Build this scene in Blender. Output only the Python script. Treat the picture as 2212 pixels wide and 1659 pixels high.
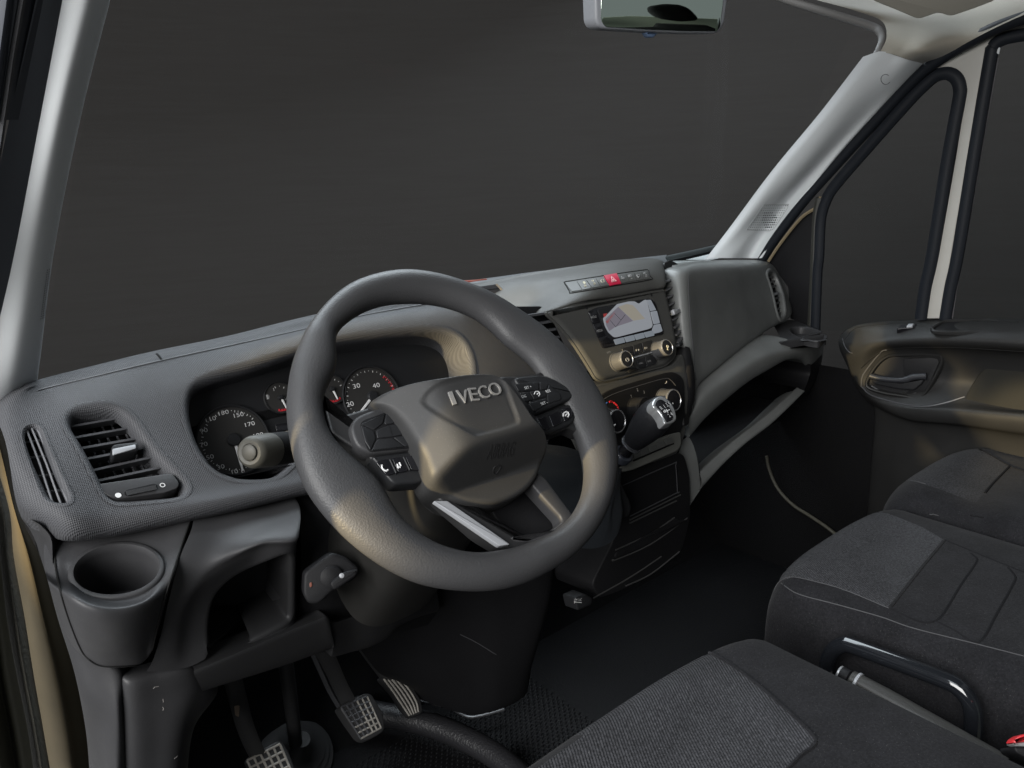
import bpy, bmesh, math, random
import numpy as np
from mathutils import Vector, Matrix
from mathutils.bvhtree import BVHTree

for o in list(bpy.data.objects):
    bpy.data.objects.remove(o, do_unlink=True)
scene = bpy.context.scene
COL = scene.collection
random.seed(4); rng = np.random.default_rng(4)

# ------------------------------------------------------------------ camera
CAM = np.array([-0.963, -0.747, 1.115]); FOC = 1606.0; IW, IH = 2212.0, 1659.0
def _axes(y, p, r):
    f = np.array([math.sin(y)*math.cos(p), math.cos(y)*math.cos(p), -math.sin(p)])
    rt = np.array([math.cos(y), -math.sin(y), 0.0]); up = np.cross(rt, f)
    c, s = math.cos(r), math.sin(r)
    return c*rt+s*up, -s*rt+c*up, f
RT, UP, FW = _axes(math.radians(39.5), math.radians(15.27), math.radians(-2.02))
cam = bpy.data.cameras.new('camera'); cam_o = bpy.data.objects.new('camera', cam); COL.objects.link(cam_o)
cam.sensor_fit = 'HORIZONTAL'; cam.sensor_width = 36.0; cam.lens = 36.0*FOC/IW
cam.clip_start = 0.02; cam.clip_end = 100.0
M = Matrix(((RT[0], UP[0], -FW[0], CAM[0]), (RT[1], UP[1], -FW[1], CAM[1]), (RT[2], UP[2], -FW[2], CAM[2]), (0, 0, 0, 1)))
cam_o.matrix_world = M
scene.camera = cam_o

# ------------------------------------------------------------------ light
world = bpy.data.worlds.new('World'); scene.world = world; world.use_nodes = True
bg = world.node_tree.nodes['Background']
bg.inputs[0].default_value = (0.88, 0.94, 1.0, 1); bg.inputs[1].default_value = 0.20
def aim(o, target): o.rotation_euler = (Vector(target)-o.location).to_track_quat('-Z', 'Y').to_euler()
def spot(name, loc, target, watt, col, deg, blend, r=0.05):
    l = bpy.data.lights.new(name, 'SPOT'); l.energy = watt; l.color = col; l.spot_size = math.radians(deg); l.spot_blend = blend; l.shadow_soft_size = r
    o = bpy.data.objects.new(name, l); COL.objects.link(o); o.location = loc; aim(o, target); return o
def area(name, loc, target, watt, col, sx, sy):
    l = bpy.data.lights.new(name, 'AREA'); l.shape = 'RECTANGLE'; l.size = sx; l.size_y = sy; l.energy = watt; l.color = col
    o = bpy.data.objects.new(name, l); COL.objects.link(o); o.location = loc; aim(o, target); return o
spot('warm_beam', (-3.0, -.02, 1.25), (-.14, .10, .835), 1050, (1.0, .77, .40), 4.8, .45, .02)
spot('warm_hood_beam', (-3.0, .10, 1.22), (-.22, .25, .86), 900, (1.0, .77, .40), 3.6, .5, .02)
spot('warm_wheel_beam', (-3.0, -.22, 1.22), (-.66, -.13, .83), 850, (1.0, .77, .40), 4.4, .6, .03)
spot('warm_door_beam', (-3.2, -.50, .98), (.775, -.30, .58), 1150, (1.0, .77, .40), 3.2, .6, .02)
area('windscreen_softbox', (.25, 1.6, 2.8), (.0, .1, .9), 85, (.84, .93, 1.0), 2.6, 1.4)
area('doorway_sky_softbox', (-1.9, -.35, 3.2), (-.5, .1, .8), 34, (.86, .94, 1.0), 1.6, 1.6)  # area lamp added above the doorway for top light, as from open sky
area('doorway_softbox', (-2.9, -.9, 2.0), (.3, .1, .95), 165, (1.0, .99, .975), 2.2, 1.7)
vs = scene.view_settings
vs.view_transform = 'Standard'; vs.look = 'None'; vs.gamma = 1.0; vs.use_curve_mapping = False; vs.exposure = 0.08
scene.render.engine = 'CYCLES'
scene.cycles.max_bounces = 5; scene.cycles.diffuse_bounces = 2; scene.cycles.glossy_bounces = 2
scene.cycles.transparent_max_bounces = 8; scene.cycles.caustics_reflective = False; scene.cycles.caustics_refractive = False
scene.render.resolution_x = 1024; scene.render.resolution_y = 768

# ------------------------------------------------------------------ pixel helpers (full picture 2212 x 1659 and enlarged views of it)
_k = IW/2560.0
def _view(ox, oy, w=860, zw=2212):
    s = w*_k/zw
    return lambda *pts: [(ox*_k+x*s, oy*_k+y*s) for x, y in pts]
A = _view(0, 640); B = _view(0, 1275); Cv = _view(700, 640); D = _view(1200, 600)
E = _view(1700, 0); G = _view(1700, 640); Hv = _view(1700, 1275); I = _view(700, 1275)
Wv = _view(700, 660, 870, 1739)
def P(*pts): return [tuple(q) for q in pts]
def ray(u, v): return FW+RT*(u-IW/2)/FOC-UP*(v-IH/2)/FOC
def at(u, v, X=None, Y=None, Z=None):
    d = ray(u, v)
    t = (X-CAM[0])/d[0] if X is not None else (Y-CAM[1])/d[1] if Y is not None else (Z-CAM[2])/d[2]
    return CAM+d*t
def proj(p):
    d = np.asarray(p, float)-CAM; z = d@FW
    return np.stack([IW/2+FOC*(d@RT)/z, IH/2-FOC*(d@UP)/z], -1)
class Frame:
    """a plane with axes; px() meets the sight line through a picture point with the plane lifted by h"""
    def __init__(s, o, psi=0.0, tau=0.0, ex=None, n=None):
        s.o = np.array(o, float)
        if ex is None:
            a, b = math.radians(psi), math.radians(tau)
            ex = np.array([math.cos(a), math.sin(a), 0]); n = np.array([math.sin(a)*math.cos(b), -math.cos(a)*math.cos(b), math.sin(b)])
        s.n = np.array(n, float)/np.linalg.norm(n); ex = np.array(ex, float); ex = ex-s.n*(ex@s.n); s.ex = ex/np.linalg.norm(ex)
        s.ey = np.cross(s.n, s.ex)
    def px(s, u, v, h=0.0):
        d = ray(u, v); o = s.o+s.n*h
        return CAM+d*(((o-CAM)@s.n)/(d@s.n))
    def pts(s, L, h=0.0): return np.array([s.px(u, v, h) for u, v in L])
    def w(s, x, y, h=0.0): return s.o+s.ex*x+s.ey*y+s.n*h
    def loc(s, p): d = np.asarray(p)-s.o; return np.stack([d@s.ex, d@s.ey, d@s.n], -1)

# ------------------------------------------------------------------ curves
def cr(Pn, n, closed=False):
    """Catmull-Rom through the points, n samples per span"""
    Pn = np.asarray(Pn, float); k = len(Pn)
    if closed: Q = np.concatenate([Pn[-1:], Pn, Pn[:2]])
    else: Q = np.concatenate([2*Pn[:1]-Pn[1:2], Pn, 2*Pn[-1:]-Pn[-2:-1]])
    out = []; t = np.linspace(0, 1, n, endpoint=False)[:, None]
    if Q.ndim == 3: t = t[:, :, None]
    for i in range(k if closed else k-1):
        p0, p1, p2, p3 = Q[i], Q[i+1], Q[i+2], Q[i+3]
        out.append(0.5*((2*p1)+(-p0+p2)*t+(2*p0-5*p1+4*p2-p3)*t**2+(-p0+3*p1-3*p2+p3)*t**3))
    out = np.concatenate(out)
    if not closed: out = np.concatenate([out, Pn[-1:]])
    return out
def resample(Pn, n, closed=True):
    Pn = np.asarray(Pn, float)
    if closed: Pn = np.concatenate([Pn, Pn[:1]])
    L = np.concatenate([[0], np.cumsum(np.linalg.norm(np.diff(Pn, axis=0), axis=1))])
    t = np.linspace(0, L[-1], n, endpoint=not closed)
    return np.stack([np.interp(t, L, Pn[:, i]) for i in range(Pn.shape[1])], -1)
def fillet(Pn, r, seg=4):
    """round the corners of a closed polygon"""
    Pn = np.asarray(Pn, float); k = len(Pn); out = []
    for i in range(k):
        a, b, c = Pn[i-1], Pn[i], Pn[(i+1) % k]
        la, lc = np.linalg.norm(a-b), np.linalg.norm(c-b)
        rr = min(r, la*.48, lc*.48)
        p, q = b+(a-b)/la*rr, b+(c-b)/lc*rr
        for t in np.linspace(0, 1, seg+1): out.append((1-t)**2*p+2*t*(1-t)*b+t*t*q)
    return np.array(out)
def inpoly(pts, poly):
    poly = np.asarray(poly, float); x, y = pts[:, 0], pts[:, 1]; r = np.zeros(len(pts), bool); j = len(poly)-1
    for i in range(len(poly)):
        xi, yi = poly[i]; xj, yj = poly[j]
        with np.errstate(divide='ignore', invalid='ignore'):
            c = ((yi > y) != (yj > y)) & (x < (xj-xi)*(y-yi)/(yj-yi+1e-30)+xi)
        r ^= c; j = i
    return r

# ------------------------------------------------------------------ objects
ORG = {}
def thing(name, label, cat, loc, group=None):
    o = bpy.data.objects.new(name, None); COL.objects.link(o); o.empty_display_size = 0.05
    o.location = Vector(loc); ORG[o] = np.array(loc, float)
    o['label'] = label; o['category'] = cat
    if group: o['group'] = group
    return o
def obj(name, V, Fs, mat, parent=None, smooth=True, angle=None, label=None, uv=None):
    V = np.asarray(V, float); o0 = (V.min(0)+V.max(0))/2
    me = bpy.data.meshes.new(name); me.from_pydata((V-o0).tolist(), [], [tuple(f) for f in Fs])
    bm = bmesh.new(); bm.from_mesh(me); bmesh.ops.remove_doubles(bm, verts=bm.verts, dist=1e-6); bmesh.ops.recalc_face_normals(bm, faces=bm.faces)
    bm.to_mesh(me); bm.free()
    if mat is not None: me.materials.append(mat)
    if smooth:
        me.polygons.foreach_set('use_smooth', [True]*len(me.polygons))
        me.set_sharp_from_angle(angle=math.radians(angle or 42))
    ob = bpy.data.objects.new(name, me); COL.objects.link(ob)
    ob.parent = parent; ob.location = Vector(o0-(ORG[parent] if parent is not None else 0)); ORG[ob] = o0
    if label: ob['label'] = label
    return ob
def top(o, label, cat, group=None):
    o['label'] = label; o['category'] = cat
    if group: o['group'] = group
    return o
def structure(o): o['kind'] = 'structure'; return o
class MB:
    """collects shapes into one mesh"""
    def __init__(s): s.V = []; s.F = []; s.n = 0
    def add(s, V, Fs):
        V = np.asarray(V, float).reshape(-1, 3); s.V.append(V); s.F += [tuple(i+s.n for i in f) for f in Fs]; s.n += len(V); return s
    def build(s, name, mat, parent=None, **k): return obj(name, np.concatenate(s.V), s.F, mat, parent, **k)
def rings(R, closed=True, cap0=False, cap1=False):
    """quads between successive rings of points"""
    R = [np.asarray(r, float) for r in R]; m = len(R[0]); V = np.concatenate(R); Fs = []
    for i in range(len(R)-1):
        for j in range(m if closed else m-1):
            a, b = i*m+j, i*m+(j+1) % m
            Fs.append((a, b, b+m, a+m))
    if cap0: Fs.append(tuple(range(m)))
    if cap1: Fs.append(tuple(range((len(R)-1)*m, len(R)*m)))
    return V, Fs
def _nrm(v): return v/(np.linalg.norm(v, axis=-1, keepdims=True)+1e-12)
def tube(path, r, seg=10, closed=False, cap=True, squash=None, up=None):
    """round bar along a path; r may vary; squash=(a,b) gives an oval"""
    path = np.asarray(path, float); k = len(path); r = np.broadcast_to(np.asarray(r, float), (k,))
    if closed: T = _nrm(np.roll(path, -1, 0)-np.roll(path, 1, 0))
    else: T = _nrm(np.gradient(path, axis=0))
    u0 = np.array(up if up is not None else (0.123, 0.31, 0.94), float); R = []
    Np = None
    for i in range(k):
        if up is not None or Np is None: N = u0-T[i]*(u0@T[i])
        else: N = Np-T[i]*(Np@T[i])
        N = N/np.linalg.norm(N); Np = N; Bn = np.cross(T[i], N)
        a = np.linspace(0, 2*math.pi, seg, endpoint=False)[:, None]
        sa, sb = squash if squash else (1, 1)
        R.append(path[i]+r[i]*(np.cos(a)*N*sa+np.sin(a)*Bn*sb))
    if closed: R.append(R[0])
    return rings(R, True, cap and not closed, cap and not closed)
def lathe(o, axis, prof, seg=28, ref=None):
    """prof: (distance along axis, radius)"""
    o = np.asarray(o, float); ax = _nrm(np.asarray(axis, float)); u = np.array(ref if ref is not None else (0.2, 0.3, 0.9)); u = _nrm(u-ax*(u@ax)); w = np.cross(ax, u)
    a = np.linspace(0, 2*math.pi, seg, endpoint=False)[:, None]
    R = [o+ax*d+max(r, 1e-5)*(np.cos(a)*u+np.sin(a)*w) for d, r in prof]
    return rings(R, True, True, True)
def offset_in(Pn, n, d):
    """inset a closed planar outline by d"""
    Pn = np.asarray(Pn, float); e0 = _nrm(Pn-np.roll(Pn, 1, 0)); e1 = _nrm(np.roll(Pn, -1, 0)-Pn)
    area = np.cross(Pn-Pn.mean(0), np.roll(Pn, -1, 0)-Pn.mean(0)).sum(0)@n
    sg = 1 if area > 0 else -1
    n0, n1 = np.cross(n, e0)*sg, np.cross(n, e1)*sg; m = _nrm(n0+n1); c = np.clip((m*n0).sum(1, keepdims=True), .5, 1)
    return Pn+m*d/c
def plate(Pn, n, t, bev=0.001, seg=3, back=0.0, dome=0.0):
    """slab over a closed planar outline, front raised by t along n, rounded edge"""
    n = np.asarray(n, float)/np.linalg.norm(n); R = [Pn-n*back]
    for a in np.linspace(0, math.pi/2, seg+1):
        R.append(offset_in(Pn, n, bev*(1-math.cos(a)))+n*(t-bev+bev*math.sin(a)))
    if dome:
        c = R[-1].mean(0)
        for k in (.8, .55, .28): R.append(c+(R[-(1)]-c)*0+(R[seg+1]-c)*k+n*dome*(1-k*k))
    return rings(R, True, True, True)
def lip(Pn, Nn, prof):
    """sweep a (outward, along normal) profile round a closed outline lying on a surface"""
    Pn = np.asarray(Pn, float); T = _nrm(np.roll(Pn, -1, 0)-np.roll(Pn, 1, 0)); Nn = _nrm(np.asarray(Nn, float)*np.ones_like(Pn))
    O = np.cross(T, Nn); c = Pn.mean(0)
    if ((Pn-c)*O).sum() < 0: O = -O
    R = [Pn+O*a+Nn*b for a, b in prof]
    return rings(R)
def blur_closed(X, k=3):
    for _ in range(k): X = (np.roll(X, 1, 0)+2*X+np.roll(X, -1, 0))/4
    return X
class Skin:
    """smooth surface through a net of points"""
    def __init__(s, rows, mu=8, mv=8):
        g = np.array(rows, float); g = cr(g, mv); g = np.swapaxes(cr(np.swapaxes(g, 0, 1), mu), 0, 1)
        s.g = g; s.nv, s.nu = g.shape[:2]; s.V = g.reshape(-1, 3)
        nu = s.nu; s.F = [(i*nu+j, i*nu+j+1, (i+1)*nu+j+1, (i+1)*nu+j) for i in range(s.nv-1) for j in range(nu-1)]
        s.bvh = BVHTree.FromPolygons([tuple(v) for v in s.V], s.F)
        s.keep = np.ones(len(s.F), bool)
    def trace(s, L, blur=0):
        Pn, Nn = [], []
        for u, v in L:
            d = ray(u, v); h = s.bvh.ray_cast(Vector(CAM), Vector(d))
            if h[0] is None:
                q = s.bvh.find_nearest(Vector(CAM+d*1.25)); p, n = np.array(q[0]), np.array(q[1])
            else: p, n = np.array(h[0]), np.array(h[1])
            if n@(CAM-p) < 0: n = -n
            Pn.append(p); Nn.append(n)
        Pn, Nn = np.array(Pn), np.array(Nn)
        if blur: Nn = _nrm(blur_closed(Nn, blur))
        return Pn, Nn
    def cut(s, L):
        """open a hole along a picture outline; the rim of the hole is pulled onto the outline"""
        Pn, Nn = s.trace(L); Fa = np.array(s.F); c = s.V[Fa].mean(1); ins = inpoly(proj(c), L) & s.keep
        keep = s.keep & ~ins; vin = np.zeros(len(s.V), bool); vin[Fa[ins].ravel()] = True
        vk = np.zeros(len(s.V), bool); vk[Fa[keep].ravel()] = True
        dense = resample(Pn, 600)
        for i in np.nonzero(vin & vk)[0]: s.V[i] = dense[np.argmin(((dense-s.V[i])**2).sum(1))]
        s.keep = keep
        return Pn, Nn
    def build(s, name, mat, parent=None, thick=0.0, **k):
        Fs = [f for f, q in zip(s.F, s.keep) if q]
        used = np.unique(np.array(Fs)); mp = -np.ones(len(s.V), int); mp[used] = np.arange(len(used))
        ob = obj(name, s.V[used], [tuple(mp[list(f)]) for f in Fs], mat, parent, **k)
        if thick:
            m = ob.modifiers.new('thickness', 'SOLIDIFY'); m.thickness = thick; m.offset = -1
        return ob
def net(*rows):
    """rows of (u, v, axis, value) -> 3D points"""
    return [[at(q[0], q[1], **{q[2]: q[3]}) for q in r] for r in rows]
def rowY(L, Ys): return [(u, v, 'Y', y) for (u, v), y in zip(L, Ys if hasattr(Ys, '__len__') else [Ys]*len(L))]
def rowX(L, Xs): return [(u, v, 'X', y) for (u, v), y in zip(L, Xs if hasattr(Xs, '__len__') else [Xs]*len(L))]
def rowZ(L, Zs): return [(u, v, 'Z', y) for (u, v), y in zip(L, Zs if hasattr(Zs, '__len__') else [Zs]*len(L))]
_font = {}
def text_mesh(s):
    if s not in _font:
        c = bpy.data.curves.new('t', 'FONT'); c.body = s; c.resolution_u = 3; c.extrude = 0.0; c.align_x = 'CENTER'; c.align_y = 'CENTER'
        o = bpy.data.objects.new('t', c); COL.objects.link(o); bpy.context.view_layer.update()
        me = bpy.data.meshes.new_from_object(o.evaluated_get(bpy.context.evaluated_depsgraph_get()))
        V = np.array([v.co[:] for v in me.vertices]); Fs = [tuple(p.vertices) for p in me.polygons]
        bpy.data.objects.remove(o); bpy.data.curves.remove(c); bpy.data.meshes.remove(me); _font[s] = (V, Fs)
    return _font[s]
def text(fr, s, c, ex, hgt, wide=1.0, h=0.0006, shear=0.0):
    """flat lettering: centre c (3D), reading along ex (3D), capital height hgt"""
    V, Fs = text_mesh(s); V = V.copy(); w = (V[:, 0].max()+V[:, 0].min())/2; m = (V[:, 1].max()+V[:, 1].min())/2
    k = hgt/max(V[:, 1].max()-V[:, 1].min(), 1e-6)
    x, y = (V[:, 0]-w)*k*wide+(V[:, 1]-m)*k*shear, (V[:, 1]-m)*k
    ex = _nrm(ex-fr.n*(ex@fr.n)); ey = np.cross(fr.n, ex)
    return c+np.outer(x, ex)+np.outer(y, ey)+fr.n*h, Fs
Rv = _view(1420, 660, 300); Kv = _view(1460, 880, 300); Lv = _view(1400, 1080, 360, 1422); Mv = _view(1420, 0, 430); Nv = _view(0, 0, 400); Ov = _view(1160, 640, 300)
def lab(fr, s, q0, q1, hgt, h, m, parent, view, name='lettering', wide=1.0):
    (a, b) = view(q0, q1); a, b = fr.px(*a, h=h), fr.px(*b, h=h); V, Fs = text(fr, s, (a+b)/2, b-a, hgt, wide, 0)
    ex = _nrm((b-a)-fr.n*((b-a)@fr.n)); w = V@ex; k = np.linalg.norm(b-a)/(w.max()-w.min()); V = V+np.outer((w-((a+b)/2)@ex)*(k-1), ex)
    return obj(name, V, Fs, m, parent, smooth=False)
# ------------------------------------------------------------------ materials
def mat(name, col, rough=0.5, spec=0.5, metal=0.0, bump=None, vary=0.0, vscale=6.0, coat=0.0, sheen=0.0, rvar=0.0, dust=0.0, heather=0.0):
    """bump: list of (kind, scale, strength, distance)"""
    m = bpy.data.materials.new(name); m.use_nodes = True; nt = m.node_tree; N, L = nt.nodes, nt.links
    b = N['Principled BSDF']; b.inputs['Roughness'].default_value = rough; b.inputs['Metallic'].default_value = metal
    b.inputs['Specular IOR Level'].default_value = spec; b.inputs['Base Color'].default_value = (*col, 1)
    if coat: b.inputs['Coat Weight'].default_value = coat; b.inputs['Coat Roughness'].default_value = 0.05
    if sheen: b.inputs['Sheen Weight'].default_value = sheen; b.inputs['Sheen Roughness'].default_value = 0.5
    tc = N.new('ShaderNodeTexCoord')
    if vary or dust:
        nz = N.new('ShaderNodeTexNoise'); nz.inputs['Scale'].default_value = vscale; nz.inputs['Detail'].default_value = 6; nz.inputs['Roughness'].default_value = 0.65
        L.new(tc.outputs['Object'], nz.inputs['Vector'])
        rp = N.new('ShaderNodeValToRGB'); e = rp.color_ramp.elements
        e[0].position = 0.3; e[1].position = 0.7
        e[0].color = (*[c*(1-vary) for c in col], 1); e[1].color = (*[min(1, c*(1+vary)) for c in col], 1)
        L.new(nz.outputs['Fac'], rp.inputs['Fac']); src = rp.outputs['Color']
        if dust:
            n2 = N.new('ShaderNodeTexNoise'); n2.inputs['Scale'].default_value = 900; n2.inputs['Detail'].default_value = 1
            L.new(tc.outputs['Object'], n2.inputs['Vector'])
            r2 = N.new('ShaderNodeValToRGB'); r2.color_ramp.elements[0].position = 0.70; r2.color_ramp.elements[1].position = 0.78
            L.new(n2.outputs['Fac'], r2.inputs['Fac'])
            mx = N.new('ShaderNodeMixRGB'); mx.inputs[2].default_value = (0.35, 0.34, 0.32, 1)
            mm = N.new('ShaderNodeMath'); mm.operation = 'MULTIPLY'; mm.inputs[1].default_value = dust
            L.new(r2.outputs['Color'], mm.inputs[0]); L.new(mm.outputs[0], mx.inputs[0]); L.new(src, mx.inputs[1]); src = mx.outputs[0]
        if heather:
            n4 = N.new('ShaderNodeTexNoise'); n4.inputs['Scale'].default_value = 330; n4.inputs['Detail'].default_value = 2; L.new(tc.outputs['Object'], n4.inputs['Vector'])
            m4 = N.new('ShaderNodeMapRange'); m4.inputs[1].default_value = 0.35; m4.inputs[2].default_value = 0.65; m4.inputs[3].default_value = 1-heather; m4.inputs[4].default_value = 1+heather; L.new(n4.outputs['Fac'], m4.inputs[0])
            x4 = N.new('ShaderNodeVectorMath'); x4.operation = 'SCALE'; L.new(src, x4.inputs[0]); L.new(m4.outputs[0], x4.inputs['Scale']); src = x4.outputs[0]
        L.new(src, b.inputs['Base Color'])
    if rvar:
        n3 = N.new('ShaderNodeTexNoise'); n3.inputs['Scale'].default_value = 14; n3.inputs['Detail'].default_value = 5
        L.new(tc.outputs['Object'], n3.inputs['Vector'])
        mr = N.new('ShaderNodeMapRange'); mr.inputs[1].default_value = 0.3; mr.inputs[2].default_value = 0.7
        mr.inputs[3].default_value = max(0.02, rough-rvar); mr.inputs[4].default_value = min(1, rough+rvar)
        L.new(n3.outputs['Fac'], mr.inputs[0]); L.new(mr.outputs[0], b.inputs['Roughness'])
    prev = None
    for kind, sc, st, dist in (bump or []):
        if kind == 'noise':
            t = N.new('ShaderNodeTexNoise'); t.inputs['Scale'].default_value = sc; t.inputs['Detail'].default_value = 3; out = t.outputs['Fac']; L.new(tc.outputs['Object'], t.inputs['Vector'])
        elif kind == 'voronoi':
            t = N.new('ShaderNodeTexVoronoi'); t.inputs['Scale'].default_value = sc; t.feature = 'SMOOTH_F1'; out = t.outputs['Distance']; L.new(tc.outputs['Object'], t.inputs['Vector'])
        elif kind in ('weave', 'twill'):
            mp = N.new('ShaderNodeMapping'); mp.inputs['Rotation'].default_value = (math.radians(45), 0, 0) if kind == 'weave' else (0, 0, math.radians(32)); L.new(tc.outputs['Object'], mp.inputs['Vector'])
            ws = []
            for d in (('X', 'Z') if kind == 'weave' else ('X',)):
                t = N.new('ShaderNodeTexWave'); t.bands_direction = d; t.inputs['Scale'].default_value = sc; t.inputs['Distortion'].default_value = 0.4; t.inputs['Detail Scale'].default_value = 30
                L.new(mp.outputs[0], t.inputs['Vector']); ws.append(t.outputs['Fac'])
            out = ws[0]
            if len(ws) == 2:
                q = N.new('ShaderNodeMath'); q.operation = 'MULTIPLY'; L.new(ws[0], q.inputs[0]); L.new(ws[1], q.inputs[1]); out = q.outputs[0]
        bp = N.new('ShaderNodeBump'); bp.inputs['Strength'].default_value = st; bp.inputs['Distance'].default_value = dist
        L.new(out, bp.inputs['Height'])
        if prev is not None: L.new(prev, bp.inputs['Normal'])
        prev = bp.outputs['Normal']
    if prev is not None: L.new(prev, b.inputs['Normal'])
    return m
GR = [('noise', 700, 0.25, 0.0006)]
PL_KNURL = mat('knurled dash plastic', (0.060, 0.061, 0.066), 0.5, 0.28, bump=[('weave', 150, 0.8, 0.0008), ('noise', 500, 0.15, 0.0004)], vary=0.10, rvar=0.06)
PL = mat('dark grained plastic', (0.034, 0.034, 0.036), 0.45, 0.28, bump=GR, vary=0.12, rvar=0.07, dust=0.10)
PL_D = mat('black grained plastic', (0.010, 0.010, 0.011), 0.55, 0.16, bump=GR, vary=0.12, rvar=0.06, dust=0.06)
PL_PAD = mat('olive grey soft pad', (0.060, 0.060, 0.057), 0.5, 0.25, bump=[('noise', 620, 0.30, 0.0006)], vary=0.08, rvar=0.05)
PL_SHEEN = mat('dash plastic with painted sheen', (0.150, 0.155, 0.152), 0.42, 0.34, bump=[('noise', 800, 0.2, 0.0005)], vary=0.12, vscale=9, rvar=0.08)  # same dash plastic, made paler to paint in the sky sheen
VENT = mat('vent black plastic', (0.010, 0.010, 0.011), 0.5, 0.25, bump=[('noise', 500, 0.1, 0.0004)])
SLAT = mat('vent slat plastic', (0.060, 0.061, 0.066), 0.4, 0.4)
HOLE = mat('deep black void', (0.006, 0.006, 0.007), 0.8, 0.2)
GLOSS = mat('gloss black', (0.010, 0.010, 0.012), 0.12, 0.5)
SATIN = mat('satin black button', (0.016, 0.0165, 0.018), 0.4, 0.28, bump=[('noise', 900, 0.1, 0.0003)])
GAP = mat('seam shadow gap', (0.006, 0.006, 0.006), 0.7, 0.2)
CHROME = mat('chrome', (0.80, 0.80, 0.82), 0.12, 0.5, metal=1.0)
SILVER = mat('satin silver', (0.50, 0.51, 0.52), 0.32, 0.5, metal=0.7)
SILVER_P = mat('silver painted plastic', (0.36, 0.37, 0.39), 0.38, 0.5, metal=0.25)
INK = mat('white print', (0.62, 0.62, 0.62), 0.6, 0.3)
INK_D = mat('grey print', (0.30, 0.30, 0.30), 0.6, 0.3)
RED = mat('red print', (0.45, 0.02, 0.03), 0.5, 0.4)
BLUE = mat('blue print', (0.03, 0.09, 0.28), 0.5, 0.4)
HAZ = mat('hazard switch red', (0.42, 0.012, 0.045), 0.35, 0.5)
LEATHER = mat('moulded wheel leather', (0.046, 0.046, 0.048), 0.46, 0.30, bump=[('voronoi', 600, 0.30, 0.0008), ('noise', 260, 0.12, 0.0008)], vary=0.08, rvar=0.06)
HUBM = mat('airbag cover plastic', (0.032, 0.032, 0.0325), 0.5, 0.18, bump=[('noise', 900, 0.22, 0.0004)], vary=0.06, rvar=0.06, dust=0.12)
TRIM = mat('pale pillar trim', (0.62, 0.645, 0.66), 0.85, 0.12, bump=[('noise', 900, 0.12, 0.0004)], vary=0.04)
LINER = mat('beige headliner cloth', (0.27, 0.25, 0.21), 0.9, 0.2, bump=[('noise', 500, 0.3, 0.0006)], vary=0.06, sheen=0.2)
PAINT = mat('pale body paint', (0.43, 0.42, 0.39), 0.45, 0.3, vary=0.05, coat=0.1)
RUBBER = mat('black rubber seal', (0.010, 0.012, 0.016), 0.55, 0.22, bump=[('noise', 400, 0.12, 0.0005)])
RUBB_G = mat('grey textured door seal', (0.10, 0.096, 0.082), 0.6, 0.4, bump=[('noise', 260, 0.9, 0.0022)])
SILL_SUN = mat('sill paint with sun tint', (0.055, 0.045, 0.028), 0.5, 0.25, vary=0.15, vscale=12)  # tan tone puts the warm sunlight into the sill colour
FAB = mat('black seat cloth', (0.0125, 0.0125, 0.014), 0.95, 0.06, bump=[('noise', 420, 0.6, 0.0012), ('noise', 40, 0.25, 0.006)], vary=0.25, vscale=14, sheen=0.04, dust=0.2, heather=0.2)
FAB_T = mat('grey twill seat cloth', (0.034, 0.034, 0.037), 0.95, 0.06, bump=[('twill', 90, 0.9, 0.0014), ('noise', 420, 0.5, 0.0010), ('noise', 30, 0.2, 0.006)], vary=0.22, vscale=12, sheen=0.04, dust=0.25, heather=0.38)
STITCH = mat('grey stitching', (0.06, 0.06, 0.063), 0.85, 0.2)
CARPET = mat('black carpet', (0.006, 0.006, 0.0065), 0.95, 0.1, bump=[('noise', 300, 0.8, 0.002)])
TREAD = mat('glossy mat tread', (0.007, 0.007, 0.008), 0.3, 0.5)
MATT = mat('rubber floor mat', (0.0035, 0.0035, 0.004), 0.6, 0.12, bump=[('noise', 240, 0.5, 0.0015)], vary=0.2, dust=0.3)
PEDAL = mat('worn pedal rubber', (0.030, 0.030, 0.031), 0.5, 0.4, bump=[('noise', 300, 0.3, 0.0008)])
PEDAL_W = mat('worn grey pedal rib', (0.26, 0.245, 0.22), 0.6, 0.35, vary=0.25, vscale=60)
REDPL = mat('red belt release', (0.50, 0.025, 0.03), 0.35, 0.5)
CORD = mat('pale sill edging', (0.065, 0.062, 0.048), 0.5, 0.3)
BUMPER = mat('white bonnet paint', (0.55, 0.58, 0.58), 0.3, 0.5)
ORANGE = mat('orange red cowl edge', (0.22, 0.05, 0.03), 0.5, 0.4)
MIRR = mat('mirror glass', (0.66, 0.76, 0.66), 0.02, 0.5, metal=1.0)
def glass(name, tint, refl):
    m = bpy.data.materials.new(name); m.use_nodes = True; nt = m.node_tree; N, L = nt.nodes, nt.links; N.clear()
    o = N.new('ShaderNodeOutputMaterial'); mx = N.new('ShaderNodeMixShader'); t = N.new('ShaderNodeBsdfTransparent'); g = N.new('ShaderNodeBsdfGlossy')
    t.inputs[0].default_value = (*tint, 1); g.inputs['Roughness'].default_value = 0.02; g.inputs[0].default_value = (1, 1, 1, 1)
    f = N.new('ShaderNodeFresnel'); f.inputs[0].default_value = 1.35
    ml = N.new('ShaderNodeMath'); ml.operation = 'MULTIPLY'; ml.inputs[1].default_value = refl
    L.new(f.outputs[0], ml.inputs[0]); L.new(ml.outputs[0], mx.inputs[0]); L.new(t.outputs[0], mx.inputs[1]); L.new(g.outputs[0], mx.inputs[2]); L.new(mx.outputs[0], o.inputs[0])
    return m
GLASS = glass('window glass', (0.95, 0.96, 0.96), 0.06)
CLEAR = glass('instrument lens', (0.95, 0.95, 0.95), 0.5)
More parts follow.
